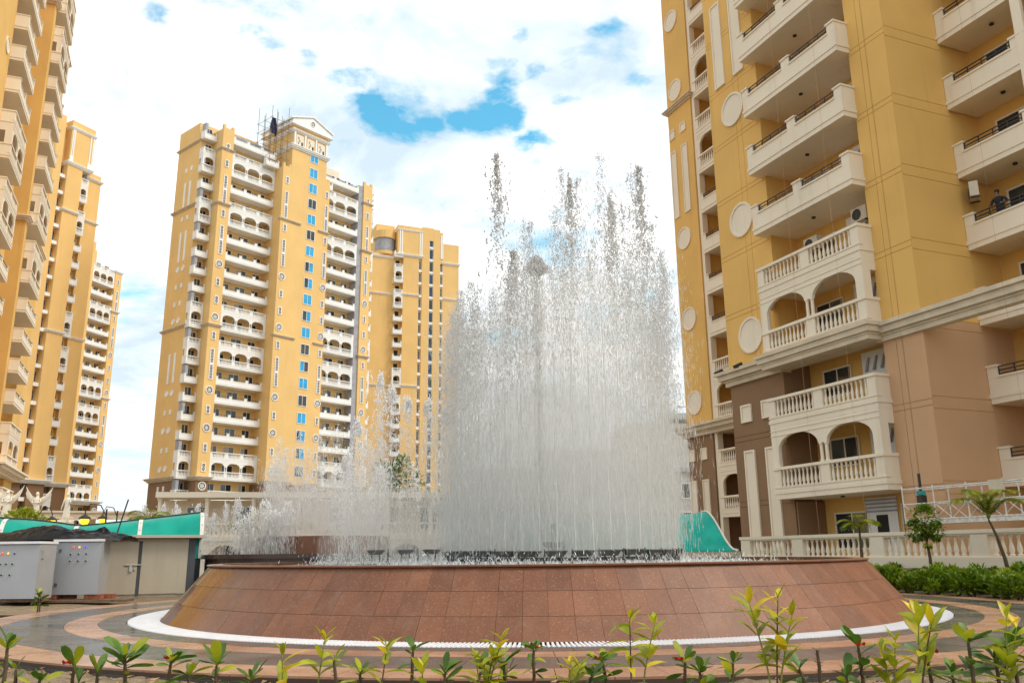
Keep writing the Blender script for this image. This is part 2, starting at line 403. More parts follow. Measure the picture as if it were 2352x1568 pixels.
def put_bar(tower, x0, x1, y, z0, z1, mat='cream', name='white_panel'):
    w, h = round(x1-x0, 3), round(z1-z0, 3)
    def make():
        m_ = MB(); fr = min(.09, w*.16)
        m_.box(0, w, -.035, 0, 0, h)
        m_.box(0, fr, -.085, -.035, 0, h); m_.box(w-fr, w, -.085, -.035, 0, h); m_.box(fr, w-fr, -.085, -.035, h-fr, h); m_.box(fr, w-fr, -.085, -.035, 0, fr)
        return m_.mesh(name)
    return obj(name, cached(('bar', w, h), make), M[mat], tower, (x0, y, z0))
def _cornice(mb, x0, x1, y0, y1, z0, h, p):
    """stepped band round the box x0..x1,y0..y1 (pass the wall faces); p = projection"""
    for f0, f1, q in ((0, .28, .30), (.28, .42, .42), (.42, .78, .75), (.78, 1.0, 1.0)):
        mb.box(x0-p*q, x1+p*q, y0-p*q, y1+p*q, z0+h*f0, z0+h*f1)
class CB:
    def __init__(s): s.parts = []
    def box(s, *a): s.parts.append(('pilaster', MB().box(*a)))
    def put(s, mat, t):
        for nm, q in s.parts: obj(nm, q, mat, t)
def cornice(c_, x0, x1, y0, y1, z0, h, p): 
    q = MB(); _cornice(q, x0, x1, y0, y1, z0, h, p); c_.parts.append(('cornice', q))
def pat(n):
    q = n % 8
    return 'A' if q in (1, 3) else ('B' if q in (2, 4) else 'R')
def az_rot(a): return R(90-a)
_ws = {}
# ------------------------------------------------------------------ the near tower on the right
rb = thing('apartment_tower', 'nearest yellow apartment tower with cream arched balconies, filling the right of the photo', 'building', (15.18, 30.2, 0), az_rot(157.5))
Z0 = .5; ZT = 51.0
def fl(n): return Z0+FH*n
def wall(t, mat, *boxes, name='wall'):
    m_ = MB()
    for b in boxes: m_.box(*b)
    return obj(name, m_, M[mat], t)
# solid bodies: front block, recess back wall, corner block, right wing, left wing
wall(rb, 'yellow', (-11.6, -7.75, 0.03, 9.3, 9.25, ZT))
wall(rb, 'brown', (-11.6, -7.75, 0.03, 9.3, -.2, 9.25), name='base_wall')
wall(rb, 'yellow', (-7.75, -1.9, 1.55, 9.3, -.2, ZT), name='recess_wall')
wall(rb, 'yellow', (-1.9, -.03, 0.03, 9.3, 9.25, ZT))
wall(rb, 'tan', (-1.9, -.03, 0.03, 9.3, -.2, 9.25), name='base_wall')
wall(rb, 'yellow', (-.03, 12, 4.75, 9.3, -.2, ZT), name='recess_wall')
wall(rb, 'brown', (-7.70, -7.62, .04, 1.55, .5, 3.1), name='base_wall')
# plaster panels between the grooves, each a piece of its own
def panels_x(t, mat, x0, x1, zs, splits, y=0.0, depth=.03, g=.022):
    xs = [x0]+list(splits)+[x1]
    for (za_, zb_) in zs:
        for a, b in zip(xs[:-1], xs[1:]):
            a2 = a+(g/2 if a != x0 else 0); b2 = b-(g/2 if b != x1 else 0)
            w, h = round(b2-a2, 3), round(zb_-za_-g, 3)
            me = cached(('pan', w, h, depth), lambda: MB().box(0, w, 0, depth, 0, h).mesh('wall_panel'))
            key = (me.name, mat)
            if key not in _pane_cache:
                q = me.copy(); q.materials.clear(); q.materials.append(M[mat]); _pane_cache[key] = q
            obj('wall_panel', _pane_cache[key], None, t, (a2, y, za_+g/2))
def rows(zlo, zhi, ns):
    cuts = sorted([fl(n)-.50 for n in ns]+[fl(n)-.27 for n in ns]); cuts = [c for c in cuts if zlo+.1 < c < zhi-.1]
    e = [zlo]+cuts+[zhi]; return list(zip(e[:-1], e[1:]))
up = rows(9.66, 36.6, range(3, 12))
panels_x(rb, 'yellow', -11.6, -7.75, up, (-9.55, -9.15))
panels_x(rb, 'yellow', -1.9, 0.0, up, (-1.28, -.98))
panels_x(rb, 'tan', -1.9, 0.0, rows(-.2, 9.0, range(1, 3)), (-1.28, -.98))
panels_x(rb, 'brown', -11.6, -7.75, rows(-.2, 9.0, range(1, 3)), ())
# side wall that faces the camera (plane x=0), panels turned a quarter
side = obj('side_wall', MB().box(-.0, .001, .03, 3.0, -.2, ZT), M['yellow'], rb); side.location = (-.028, 0, 0)
def panels_side(mat, zs):
    for za_, zb_ in zs:
        h = round(zb_-za_-.022, 3)
        me = cached(('pans', h, mat), lambda: MB().box(-.03, 0, .031, 3.1, 0, h).mesh('wall_panel'))
        if not me.materials: me.materials.append(M[mat])
        obj('wall_panel', me, None, rb, (.002, 0, za_+.011))
def rows2(zlo, zhi, ns):
    cuts = sorted([fl(n)-.62 for n in ns]+[fl(n)-.17 for n in ns]); cuts = [c for c in cuts if zlo+.1 < c < zhi-.1]
    e = [zlo]+cuts+[zhi]; return list(zip(e[:-1], e[1:]))
panels_side('yellow', rows2(9.4, 36.6, range(3, 12)))
panels_side('tan', rows2(-.2, 9.38, range(1, 4)))
# cornice of the base, running on to the right as a free beam
c_ = CB(); cornice(c_, -11.6, -7.9, -.01, .3, 8.85, .72, .55); cornice(c_, -8.05, -1.9, -.74, .3, 8.93, .66, .32); cornice(c_, -1.95, 14, -.01, .12, 8.86, .70, .42)
c_.put(M['stone'], rb)
# balconies of the middle bay, floor by floor
for n in range(1, 13):
    kd = pat(n)
    put_balcony(rb, -8.05, 0.0, fl(n), 6.22, .72, kd, 2, True, 1.54, mat='cream')
    wz = fl(n)
    k_ = n % 3
    put_window(rb, -6.9, 1.54, wz+.95, 1.7, 1.25, 1, (('glass', 'gglass'), ('gglass', 'glass'), ('glass', 'glass'))[k_], 'cream')
    # pale screen panel with a dark service opening and slanted brackets
    sp = obj('screen_panel', cached('spanel', lambda: MB().box(0, 1.45, -.05, -.002, 0, 2.45).mesh('screen_panel')), M['white'], rb, (-4.55, 1.54, wz+.05))
    obj('opening', cached('spopen', lambda: MB().box(.5, .98, -.06, -.052, .55, 1.45).mesh('opening')), M['void'], sp)
    def brk():
        m_ = MB()
        for i in range(3):
            x = .2+.42*i
            m_.hexa([(x,-.16,1.62),(x+.09,-.16,1.62),(x+.09,-.05,1.62),(x,-.05,1.62)], [(x+.18,-.10,2.2),(x+.27,-.10,2.2),(x+.27,-.05,2.2),(x+.18,-.05,2.2)])
        return m_.mesh('bracket')
    obj('bracket', cached('brk', brk), M['grey'], sp)
    put_window(rb, -2.95, 1.54, wz+.95, .95, 1.25, 1, ('gglass', 'glass'), 'cream')
    obj('ceiling_lamp', cached('clamp', lambda: MB().lathe([(.09,-.06),(.09,0)], 10).mesh('ceiling_lamp')), M['rail'], rb, (-5.2, .3, fl(n)-.362))
# ground floor of the middle bay
put_window(rb, -7.05, 1.54, fl(0)+.55, 2.0, 1.55, 1, ('glass', 'gglass'), 'cream')
put_window(rb, -3.4, 1.54, fl(0)+.55, 1.4, 1.75, 1, ('gglass', 'gglass'), 'cream')
sp = obj('screen_panel', MB().box(0, 1.6, -.05, -.002, 0, 2.6), M['white'], rb, (-5.2, 1.54, fl(0)))
obj('opening', MB().box(.5, 1.1, -.06, -.052, .5, 1.9), M['void'], sp)
for i in range(4):
    obj('louvre', cached('louv', lambda: MB().box(-.1, 1.55, -.11, -.052, 0, .06).mesh('louvre')), M['grey'], sp, (.05, 0, 2.02+.15*i))
# ornaments on the left wall of the bay
for z in (23.0, 16.95, 11.05, 29.9+6.1): put_disc(rb, -9.72, 0, z, .88)
for x in (-10.95, -9.42):
    put_bar(rb, x, x+.82, 0, 24.72, 29.65); put_bar(rb, x+.08, x+.85, 0, .5, 5.63)
    put_bar(rb, x+.06, x+.84, 0, 6.96, 7.8)
# right wing: recessed by three metres
for n in range(1, 13):
    kd = 'R'
    put_balcony(rb, .02, 3.16, fl(n)+.02, 3.42, .16, kd, 1, True, 1.58, left=False, right=False, mat='cream')
    put_balcony(rb, 3.62, 3.16, fl(n)+.02, 6.0, .16, kd, 2, True, 1.58, left=False, right=False, mat='cream')
    put_window(rb, .75, 4.74, fl(n)+.08, 2.1, 2.1, 1, ('glass', 'gglass'), 'cream')
    put_window(rb, 4.6, 4.74, fl(n)+.08, 2.1, 2.1, 1, ('glass', 'gglass'), 'cream')
    obj('ceiling_lamp', _cache['clamp'], M['rail'], rb, (1.9, 3.8, fl(n)+FH-.362))
obj('pillar', MB().box(3.30, 3.68, 2.96, 3.12, -.2, ZT), M['cream'], rb)
# left wing, far back
wall(rb, 'yellow', (-28.3, -25.3, 8.65, 16, 9.2, ZT)); wall(rb, 'brown', (-28.3, -25.3, 8.65, 16, -.2, 9.2), name='base_wall')
wall(rb, 'yellow', (-25.3, -11.7, 10.4, 16, 3.3, ZT), name='recess_wall'); wall(rb, 'brown', (-25.3, -11.7, 10.4, 16, -.2, 3.3), name='recess_wall')
wall(rb, 'yellow', (-22.4, -11.7, 8.65, 10.4, -.2, ZT))
c_ = CB(); cornice(c_, -28.3, -22.4, 8.64, 12, 8.75, .75, .75); c_.put(M['stone'], rb)
c_ = CB(); cornice(c_, -28.3, -25.3, 8.64, 9.2, 33.9, .35, .35); c_.put(M['stone'], rb)
for z in (41.6, 35.55, 23.4, 17.25, 11.15): put_disc(rb, -27.1, 8.65, z, .84)
for x in (-28.2, -26.75):
    put_bar(rb, x, x+.75, 8.65, 25.25, 30.65); put_bar(rb, x, x+.72, 8.65, 31.7, 32.45)
    put_bar(rb, x, x+.75, 8.65, .5, 5.77); put_bar(rb, x, x+.72, 8.65, 7.1, 7.9)
obj('pillar', MB().box(-25.25, -24.95, 8.75, 9.2, -.2, ZT), M['cream'], rb)
for n in range(1, 14):
    put_balcony(rb, -24.95, 8.95, fl(n), 2.6, .2, pat(n), 1, True, 1.4, left=False, right=False, mat='cream')
    put_window(rb, -24.2, 10.39, fl(n)+.4, 1.5, 1.9, 1, ('glass', 'gglass'), 'cream')
# cables hanging down the front
for x, y in ((-5.6, -.80), (-3.05, -.79)):
    obj('cable', MB().tube([(x, y, 30), (x+.02, y-.02, 15), (x+.05, y-.03, 5), (x+.22, y-.1, .8)], .005, 5), M['tan'], rb)
for (x, y, z) in ((-11.9, -.35, 9.62), (-10.3, -.4, 9.62)):
    fl_ = obj('floodlight', MB().box(-.18, .18, -.2, .1, 0, .14).box(-.05, .05, -.05, .05, -.02, .02), M['rail'], rb, (x, y, z)); fl_.rotation_euler = (.5, 0, 0)
# air conditioners
def ac(loc, rz, label):
    t = thing('air_conditioner', label, 'air conditioner', loc, rz, 'outdoor air conditioner units')
    obj('casing', MB().box(-.42, .42, -.16, .16, 0, .6), M['ac'], t)
    g = MB(); g.lathe([(.24,0),(.24,.02),(.215,.02),(.215,0)], 20, caps=False)
    for r_ in (.06, .11, .16): g.lathe([(r_+.008,.006),(r_+.008,.018),(r_-.008,.018),(r_-.008,.006)], 18, caps=False)
    for i in range(8):
        a = math.pi*i/8; g.hexa([(-.22*math.cos(a)-.004,-.22*math.sin(a),.004),(.22*math.cos(a)-.004,.22*math.sin(a),.004),(.22*math.cos(a)+.004,.22*math.sin(a),.004),(-.22*math.cos(a)+.004,-.22*math.sin(a),.004)],
                                [(-.22*math.cos(a)-.004,-.22*math.sin(a),.012),(.22*math.cos(a)-.004,.22*math.sin(a),.012),(.22*math.cos(a)+.004,.22*math.sin(a),.012),(-.22*math.cos(a)+.004,-.22*math.sin(a),.012)])
    g.v = [(x-.1, -z-.162, y+.3) for x, y, z in g.v]; obj('fan_guard', g, M['acg'], t)
    d_ = MB().lathe([(.001,0),(.215,0)], 20, caps=False); d_.v = [(x-.1, -z-.161, y+.3) for x, y, z in d_.v]; obj('fan', d_, M['void'], t)
    for s_ in (-1, 1): obj('bracket', MB().box(s_*.3-.02, s_*.3+.02, -.16, .2, -.05, -.001), M['rail'], t)
M['ac'] = plain('ac_casing', (.55, .48, .36), .5); M['acg'] = plain('ac_guard', (.10, .09, .08), .5)
def rbw(x, y, z):
    a = R(157.5); u = Vector((math.sin(a), math.cos(a), 0)); n_ = Vector((math.cos(a), -math.sin(a), 0))
    p = Vector((15.18, 30.2, 0))+u*x-n_*y; return (p.x, p.y, z)
rzb = az_rot(157.5)
ac(rbw(-5.55, .45, 13.95), rzb, 'air conditioner unit hanging left above the topmost baluster balcony')
ac(rbw(-2.75, .55, 14.3), rzb, 'air conditioner unit hanging right, by the yellow corner, above the topmost baluster balcony')
ac(rbw(.42, 3.25, 14.42), rzb+R(-50), 'air conditioner unit next to the person, at the far right tower edge')
# the person on the balcony
M['shirt'] = plain('dark_shirt', (.015, .015, .02), .8); M['jeans'] = plain('pale_jeans', (.16, .20, .24), .8, var=.35, scale=9); M['skin'] = plain('skin', (.22, .12, .08), .6); M['hair'] = plain('black_hair', (.01,.009,.008), .6)
def ell(c, rx, ry, n=12): return [(c[0]+rx*math.cos(2*math.pi*i/n), c[1]+ry*math.sin(2*math.pi*i/n), c[2]) for i in range(n)]
def person(loc, rz):
    t = thing('person', 'person in dark top and pale jeans leaning forward on a balcony, seen from below', 'person', loc, rz)
    me = bpy.data.meshes.new('body')
    pts = [(0,0,.93,.15,.12), (0,-.02,1.12,.145,.11), (0,-.07,1.32,.17,.12), (0,-.10,1.45,.10,.09), (0,-.12,1.52,.055,.055), (0,-.15,1.60,.075,.085), (0,-.15,1.70,.07,.08),
           (.20,-.09,1.40,.06,.06), (.34,-.16,1.22,.048,.048), (.22,-.36,1.12,.035,.035), (.16,-.42,1.12,.03,.03),
           (-.20,-.09,1.40,.06,.06), (-.30,-.14,1.18,.048,.048), (-.20,-.34,1.05,.035,.035), (-.14,-.40,1.06,.03,.03),
           (.10,0,.86,.10,.10), (.12,-.02,.48,.065,.07), (.12,.03,.10,.045,.05), (.12,-.10,.04,.04,.035),
           (-.10,0,.86,.10,.10), (-.12,.05,.48,.065,.07), (-.12,.10,.10,.045,.05), (-.12,-.03,.04,.04,.035)]
    ed = [(0,1),(1,2),(2,3),(3,4),(4,5),(5,6),(3,7),(7,8),(8,9),(9,10),(3,11),(11,12),(12,13),(13,14),(0,15),(15,16),(16,17),(17,18),(0,19),(19,20),(20,21),(21,22)]
    me.from_pydata([p[:3] for p in pts], ed, [])
    o = obj('body', me, None, t)
    md = o.modifiers.new('skin', 'SKIN')
    for i, p in enumerate(pts): me.skin_vertices[0].data[i].radius = (p[3], p[4])
    me.skin_vertices[0].data[0].use_root = True
    md.use_smooth_shade = True; s_ = o.modifiers.new('sub', 'SUBSURF'); s_.levels = 2; s_.render_levels = 2
    # evaluate, then colour by height: shirt, jeans, skin
    dg = bpy.context.evaluated_depsgraph_get(); ev = bpy.data.meshes.new_from_object(o.evaluated_get(dg)); o.modifiers.clear(); o.data = ev
    for k_ in ('shirt', 'jeans', 'skin', 'hair'): ev.materials.append(M[k_])
    for p in ev.polygons:
        z = p.center.z; y = p.center.y
        p.material_index = 1 if z < .92 and abs(p.center.x) < .24 and y > -.3 else (0 if z < 1.47 and y > -.30 else 2)
        if z > 1.57 and y > -.19: p.material_index = 3
        p.use_smooth = True
    hr = MB().ball((0, -.135, 1.70), .088, .10, .085); obj('hair', hr, M['hair'], t, smooth=True)
    return t
person(rbw(1.22, 3.55, fl(4)+.02), rzb+R(15))
# ------------------------------------------------------------------ the tall tower left of the middle
ct = thing('apartment_tower', 'tall yellow tower with pediment, blue windows and rooftop scaffolding', 'building', (-36.1, 145.1, 0), az_rot(40))
def cz(n): return 1.0+FH*n
KC = {}
for n in range(1, 25): KC[n] = 'R'
for n in (2, 4, 10, 12, 18, 21): KC[n] = 'A'
for n in (1, 3, 5, 11, 13, 19, 22): KC[n] = 'B'
BASE = 12.6
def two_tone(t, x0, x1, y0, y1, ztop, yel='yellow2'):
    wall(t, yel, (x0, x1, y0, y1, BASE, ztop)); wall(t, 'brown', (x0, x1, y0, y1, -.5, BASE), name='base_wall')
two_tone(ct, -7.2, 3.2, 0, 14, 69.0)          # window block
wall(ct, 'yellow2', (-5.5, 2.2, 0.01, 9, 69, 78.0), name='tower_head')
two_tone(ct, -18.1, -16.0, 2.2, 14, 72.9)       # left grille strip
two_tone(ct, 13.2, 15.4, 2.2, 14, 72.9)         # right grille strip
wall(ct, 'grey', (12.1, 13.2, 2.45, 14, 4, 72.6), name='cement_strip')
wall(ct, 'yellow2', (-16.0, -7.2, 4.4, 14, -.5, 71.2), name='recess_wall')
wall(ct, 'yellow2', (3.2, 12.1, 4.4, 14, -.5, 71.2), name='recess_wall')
two_tone(ct, -20.3, -18.1, 5.4, 12.9, 71.0)     # side body
wall(ct, 'yellow2', (-20.3, -15.0, 6.2, 12.9, 71.0, 74.4), name='roof_room')
wall(ct, 'yellow2', (-13, -7.6, 8, 14, 71, 76), name='roof_room')
wall(ct, 'grey', (-15.9, -8.0, 4.0, 6.0, 71.2, 73.4), name='roof_wall'); wall(ct, 'grey', (4.5, 12.1, 4.4, 6, 71.2, 73.2), name='roof_wall')
wall(ct, 'cream', (3.8, 9.5, 5.5, 8, 71.2, 75.4), name='roof_room')
# parapet posts on the strips and block
pm_ = MB()
for x0, x1, y, z in ((-18.1, -16.0, 2.2, 72.9), (13.2, 15.4, 2.2, 72.9), (-7.2, -5.5, 0, 69.0), (2.2, 3.2, 0, 69.0)):
    w = .45
    pm_.box(x0, x0+w, y+.01, y+.5, z, z+.75); pm_.box(x1-w, x1, y+.01, y+.5, z, z+.75); pm_.box(x0+w, x1-w, y+.05, y+.3, z, z+.25)
obj('parapet', pm_, M['yellow2'], ct)
c_ = CB()
for x0, x1, y in ((-18.1, -16.0, 2.2), (13.2, 15.4, 2.2)):
    for z in (37.5, 58.8): cornice(c_, x0, x1, y, y+3, z, .45, .35)
cornice(c_, -18.1, -16.0, 2.2, 6, 68.9, .4, .3); cornice(c_, 13.2, 15.4, 2.2, 6, 68.9, .4, .3)
cornice(c_, -18.1, -16.0, 2.2, 5, 12.6, .65, .6); cornice(c_, 13.2, 15.4, 2.2, 5, 12.6, .65, .6); cornice(c_, -20.3, -18.1, 5.4, 12.9, 12.6, .65, .7); cornice(c_, -20.3, -18.2, 5.4, 12.9, 37.4, .45, .4); cornice(c_, -20.3, -18.2, 5.4, 12.9, 58.7, .45, .4); cornice(c_, -20.3, -18.2, 5.4, 12.9, 70.6, .35, .35)
for z in (37.4, 58.7):
    cornice(c_, -7.2, -3.2, 0, .4, z, .4, .3); cornice(c_, 1.2, 3.2, 0, .4, z, .4, .3)
cornice(c_, -7.2, -2.6, 0, 1, 12.45, .6, .45); cornice(c_, .9, 3.2, 0, 1, 12.45, .6, .45)
c_.put(M['stone'], ct)
# head of the tower: loggia band and pediment
h_ = CB(); cornice(h_, -5.5, 2.2, 0.01, 9, 73.2, .75, .5); cornice(h_, -5.5, 2.2, 0.01, 9, 76.5, .55, .45)
for x in (-5.35, -3.1, -.65, 1.75): h_.box(x, x+.3, -.22, -.0, 73.95, 76.5)
h_.put(M['white'], ct)
for i in range(3):
    x = -4.85+2.4*i
    g = obj('loggia_niche', MB().box(x, x+1.65, -.06, -.01, 74.15, 76.2), M['cream'], ct)
    obj('opening', MB().box(x+1.1, x+1.45, -.08, -.062, 74.2, 74.9), M['void'], g)
    w_ = MB()
    for q in range(3): w_.lathe([(.30,0),(.30,.05),(.2,.05),(.2,0)], 10, (0, 0, 0), caps=False) if False else w_.box(x+.35+(q % 2)*.2, x+.62+(q % 2)*.2, -.12, -.062, 74.35+.5*q, 74.75+.5*q)
    obj('fretwork', w_, M['grey'], g)
p_ = MB(); p_.prism_y([(-6.0, 78.0), (2.7, 78.0), (2.7, 78.85), (-1.65, 80.55), (-6.0, 78.85)], -.45, 9.4); obj('pediment', p_, M['white'], ct)
for sx in (-1, 1):
    p_ = MB(); p_.prism_y([(-1.65, 80.55), (-1.65+sx*4.75, 78.75), (-1.65+sx*4.75, 79.02), (-1.65, 80.86)], -.66, 9.5); obj('pediment_moulding', p_, M['white'], ct)
obj('pediment_moulding', MB().box(-6.3, 3.0, -.66, 9.5, 77.8, 78.0), M['white'], ct)
put_grille(ct, -1.65, -.46, 79.25, 1.1, 1.1, True)
# balconies
for n in range(1, 24):
    kd = KC[n]
    put_balcony(ct, -15.95, 2.45, cz(n), 8.7, .04+.0, kd, 3, False, 1.94, left=False, right=False)
    put_balcony(ct, 3.25, 2.45, cz(n), 8.8, .04, kd, 3, False, 1.94, left=False, right=False)
    rr = random.Random(n)
    for xb in (-15.2, -12.6, -9.4, 4.0, 6.8, 9.9):
        ww = 2.0 if xb in (-12.6, 6.8) else 1.5
        put_window(ct, xb, 4.38, cz(n)+.15, ww, 2.1, 1, (rr.choice(('glass', 'gglass', 'curtain')), rr.choice(('glass', 'glass', 'gglass', 'void'))), 'white')
    put_balcony(ct, -20.45, 5.4, cz(n), 2.3, 1.3, kd, 1, False, 0, right=False)
    put_window(ct, -19.6, 5.38, cz(n)+.15, 1.2, 2.1, 1, ('gglass', 'glass'), 'white')
    if n % 2: obj('cement_pier', cached('cpier', lambda: MB().box(0, .5, -1.1, 0, 0, 2.6).mesh('cement_pier')), M['grey'], ct, (-20.3, 5.39, cz(n)))
# window column in the block
BL = {23:'bb',22:'bb',21:'bb',20:'dd',19:'bb',18:'dd',17:'bb',16:'db',15:'db',14:'bb',13:'db',12:'bb',11:'dd',10:'bd',9:'bb',8:'dd',7:'bb',6:'nb',5:'gb',4:'gg'}
for n, s_ in BL.items():
    mm = [{'b':'blue','d':'glass','n':'navy','g':'gglass'}[q] for q in s_]
    put_window(ct, -1.6, -.001, cz(n)+.7, 1.85, 1.9, 1, mm, 'white', .09, .08)
# grilles
def grilles(t, x, y, top, z_of, mat='white'):
    put = lambda n, k_: (put_grille(t, x, y, z_of(n)+1.6, 1.35, 1.35, True, mat=mat) if k_ == 'c' else put_grille(t, x, y, z_of(n)+.8, .72, 1.35, mat=mat) if k_ == 's' else put_grille(t, x, y, z_of(n)+.3, .72, 5.1, False, True, mat=mat))
    seq = {3:'c',4:'s',5:'s',6:'c',7:'s',8:'c',9:'t',11:'s',12:'c',13:'s',14:'s',15:'c',16:'t',18:'s',19:'t',21:'s',22:'s'}
    for n, k_ in seq.items():
        if n <= top: put(n, k_)
grilles(ct, -17.05, 2.2, 22, cz); grilles(ct, 14.3, 2.2, 22, cz); grilles(ct, -6.25, 0, 21, cz); grilles(ct, 2.55, 0, 21, cz)
# white bars and plaques on the far side wall (plane x=-20.3, faces left)
sw = []
for z0, z1 in ((cz(19)-.2, cz(19)+5), (cz(16)-.4, cz(16)+5), (cz(9), cz(9)+5)):
    for y in (7.6, 9.3): sw.append((y, y+.55, z0, z1))
for n in (21, 18, 13, 14, 7, 5, 3):
    for y in (7.6, 9.3): sw.append((y, y+.55, cz(n)+.9, cz(n)+1.7))
for y0, y1, z0, z1 in sw: obj('white_panel', MB().box(-20.38, -20.3, y0, y1, z0, z1), M['white'], ct)
for n in (15, 12, 8, 6, 4):
    for y in (7.9, 9.6):
        d_ = put_disc(ct, -20.3, y, cz(n)+1.4, .5, 'white'); d_.rotation_euler = (0, 0, R(-90))
# end balconies beyond the right strip
for n in range(2, 24): put_balcony(ct, 15.4, 3.4, cz(n), 1.3, .3, KC[n], 1, False, 3.0, left=False)
# box balcony and scaffolding on the roof
put_balcony(ct, -9.9, 2.2, 69.2, 2.7, .8, 'R', 1, False, 1.5); put_balcony(ct, 2.9, 2.0, 69.0, 2.0, .6, 'R', 1, False, 1.5)
sc = thing('scaffolding', 'grey pole scaffolding against the left side of the tower with the pediment', 'scaffolding', (-36.1, 145.1, 0), az_rot(40))
M['pole'] = plain('scaffold_pole', (.22, .17, .13), .6, .3)
for i, x in enumerate((-9.6, -8.4, -7.2, -6.1)):
    for y in (.9, 3.0, 5.2):
        obj('pole', MB().tube([(x, y, 69.2), (x+.05, y, 78.6+(i*7+int(y*3)) % 4*.9)], .045, 6), M['pole'], sc)
for z in (70.8, 72.6, 74.4, 76.2, 78.0):
    for y in (.85, 2.95, 5.15): obj('crossbar', MB().tube([(-10, y, z), (-5.6, y, z+.05)], .035, 6), M['pole'], sc)
    for x in (-9.55, -7.15): obj('crossbar', MB().tube([(x, .5, z+.15), (x, 5.6, z+.15)], .035, 6), M['pole'], sc)
M['tarp'] = plain('dark_blue_sheet', (.02, .02, .06), .8)
obj('sheet', MB().grid(lambda u, v: (-9.8+1.2*u, .8+.2*math.sin(u*9+v*5), 75+3.2*v-.5*u), 6, 8), M['tarp'], sc)
# ------------------------------------------------------------------ near tower at the left edge
lt = thing('apartment_tower', 'yellow tower cut by the left edge, with two columns of cream balconies seen end-on', 'building', (-44.4, 70.7, 0), az_rot(-22))
wall(lt, 'yellow', (-14, -6.1, 1.05, 14, -.5, 66)); wall(lt, 'yellow', (-6.1, .4, 3.1, 14, -.5, 66), name='recess_wall'); wall(lt, 'yellow', (.4, 3.0, 1.05, 14, -.5, 66))
wall(lt, 'yellow', (3.0, 8.6, 7, 14, -.5, 66), name='recess_wall')
wall(lt, 'yellow', (8.6, 9.7, .62, 14, -.5, 66)); wall(lt, 'yellow', (9.7, 16.8, 2.7, 14, -.5, 66), name='recess_wall'); wall(lt, 'yellow', (16.8, 21.5, .8, 14, -.5, 66))
c_ = CB()
for z in (33.6, 58.2): cornice(c_, 8.6, 9.7, .62, 7, z, .5, .45); cornice(c_, 16.8, 21.5, .8, 5, z, .5, .5)
cornice(c_, 8.6, 21.5, .6, 6, 8.9, .8, 1.2); cornice(c_, -14, .4, 1.05, 6, 8.9, .8, 1.2)
c_.put(M['cream'], lt)
for n in range(1, 21):
    put_balcony(lt, -6.1, 1.05, fl(n), 6.1, 1.05, pat(n), 2, False, 2.0, mat='cream')
    put_balcony(lt, 9.75, .62, fl(n), 6.5, .85, pat(n), 2, False, 2.0, mat='cream')
    put_window(lt, -5.2, 3.08, fl(n)+.2, 1.8, 2.1, 1, ('gglass', 'glass'), 'cream'); put_window(lt, 11.0, 2.68, fl(n)+.2, 1.8, 2.1, 1, ('glass', 'gglass'), 'cream')
    put_window(lt, 13.6, 2.68, fl(n)+.2, 1.4, 2.1, 1, ('glass', 'gglass'), 'cream')
for n in range(6, 20, 2): put_disc(lt, -7.55, 1.05, fl(n)+.1, .72)
# ------------------------------------------------------------------ second tower from the left
l2 = thing('apartment_tower', 'yellow tower of plain wall strips and small white balconies, second from the left', 'building', (-75.7, 137.3, 0), az_rot(26))
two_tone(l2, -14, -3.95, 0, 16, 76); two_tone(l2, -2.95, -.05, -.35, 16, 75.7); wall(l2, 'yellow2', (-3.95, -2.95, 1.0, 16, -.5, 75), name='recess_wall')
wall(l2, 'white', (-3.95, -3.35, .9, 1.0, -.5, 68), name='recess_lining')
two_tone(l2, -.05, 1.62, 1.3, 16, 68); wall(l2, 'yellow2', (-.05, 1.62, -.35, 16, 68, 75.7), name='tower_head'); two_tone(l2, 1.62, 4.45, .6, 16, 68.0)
c_ = CB()
cornice(c_, -2.95, 1.62, -.36, 3, 74.0, .5, .3); cornice(c_, -2.95, 1.62, -.36, 3, 67.3, .6, .35); cornice(c_, 1.62, 4.45, .6, 6, 66.5, .5, .4)
cornice(c_, -2.95, -.05, -.36, 3, 37.3, .4, .35); cornice(c_, 1.62, 4.45, .6, 6, 37.2, .4, .35); cornice(c_, 1.62, 4.45, .6, 6, 58.6, .4, .35); cornice(c_, -2.95, -.05, -.36, 3, 58.7, .4, .35)
cornice(c_, -14, -.05, -.37, 6, 12.55, .65, .8); cornice(c_, -.05, 4.45, .6, 6, 12.35, .65, .8)
for x in (-2.75, -2.45, .75, 1.25): c_.box(x, x+.2, -.46, -.36, 68.3, 74.0)
c_.box(.6, 1.6, -.5, -.36, 67.9, 68.9); c_.box(-2.9, -2.2, -.5, -.36, 67.9, 68.9)
c_.put(M['white'], l2)
for n in range(1, 22):
    obj('sill', cached('l2s', lambda: MB().box(-3.94, -2.96, -.02, 1.0, -.35, .25).mesh('sill')), M['white'], l2, (0, 0, cz(n)))
    put_window(l2, -3.3, .98, cz(n)+.5, .3, 1.7, 0, ('glass',), 'white', .03)
    kd = {'A':'A','B':'B','R':'R'}[pat(n-1)]
    put_balcony(l2, -.02, 1.3, cz(n), 1.6, 1.35, kd, 1, False, 0, mat='white')
    obj('opening', cached('l2o', lambda: MB().box(.35, 1.2, 1.27, 1.295, .1, 2.2).mesh('opening')), M['void'], l2, (0, 0, cz(n)))
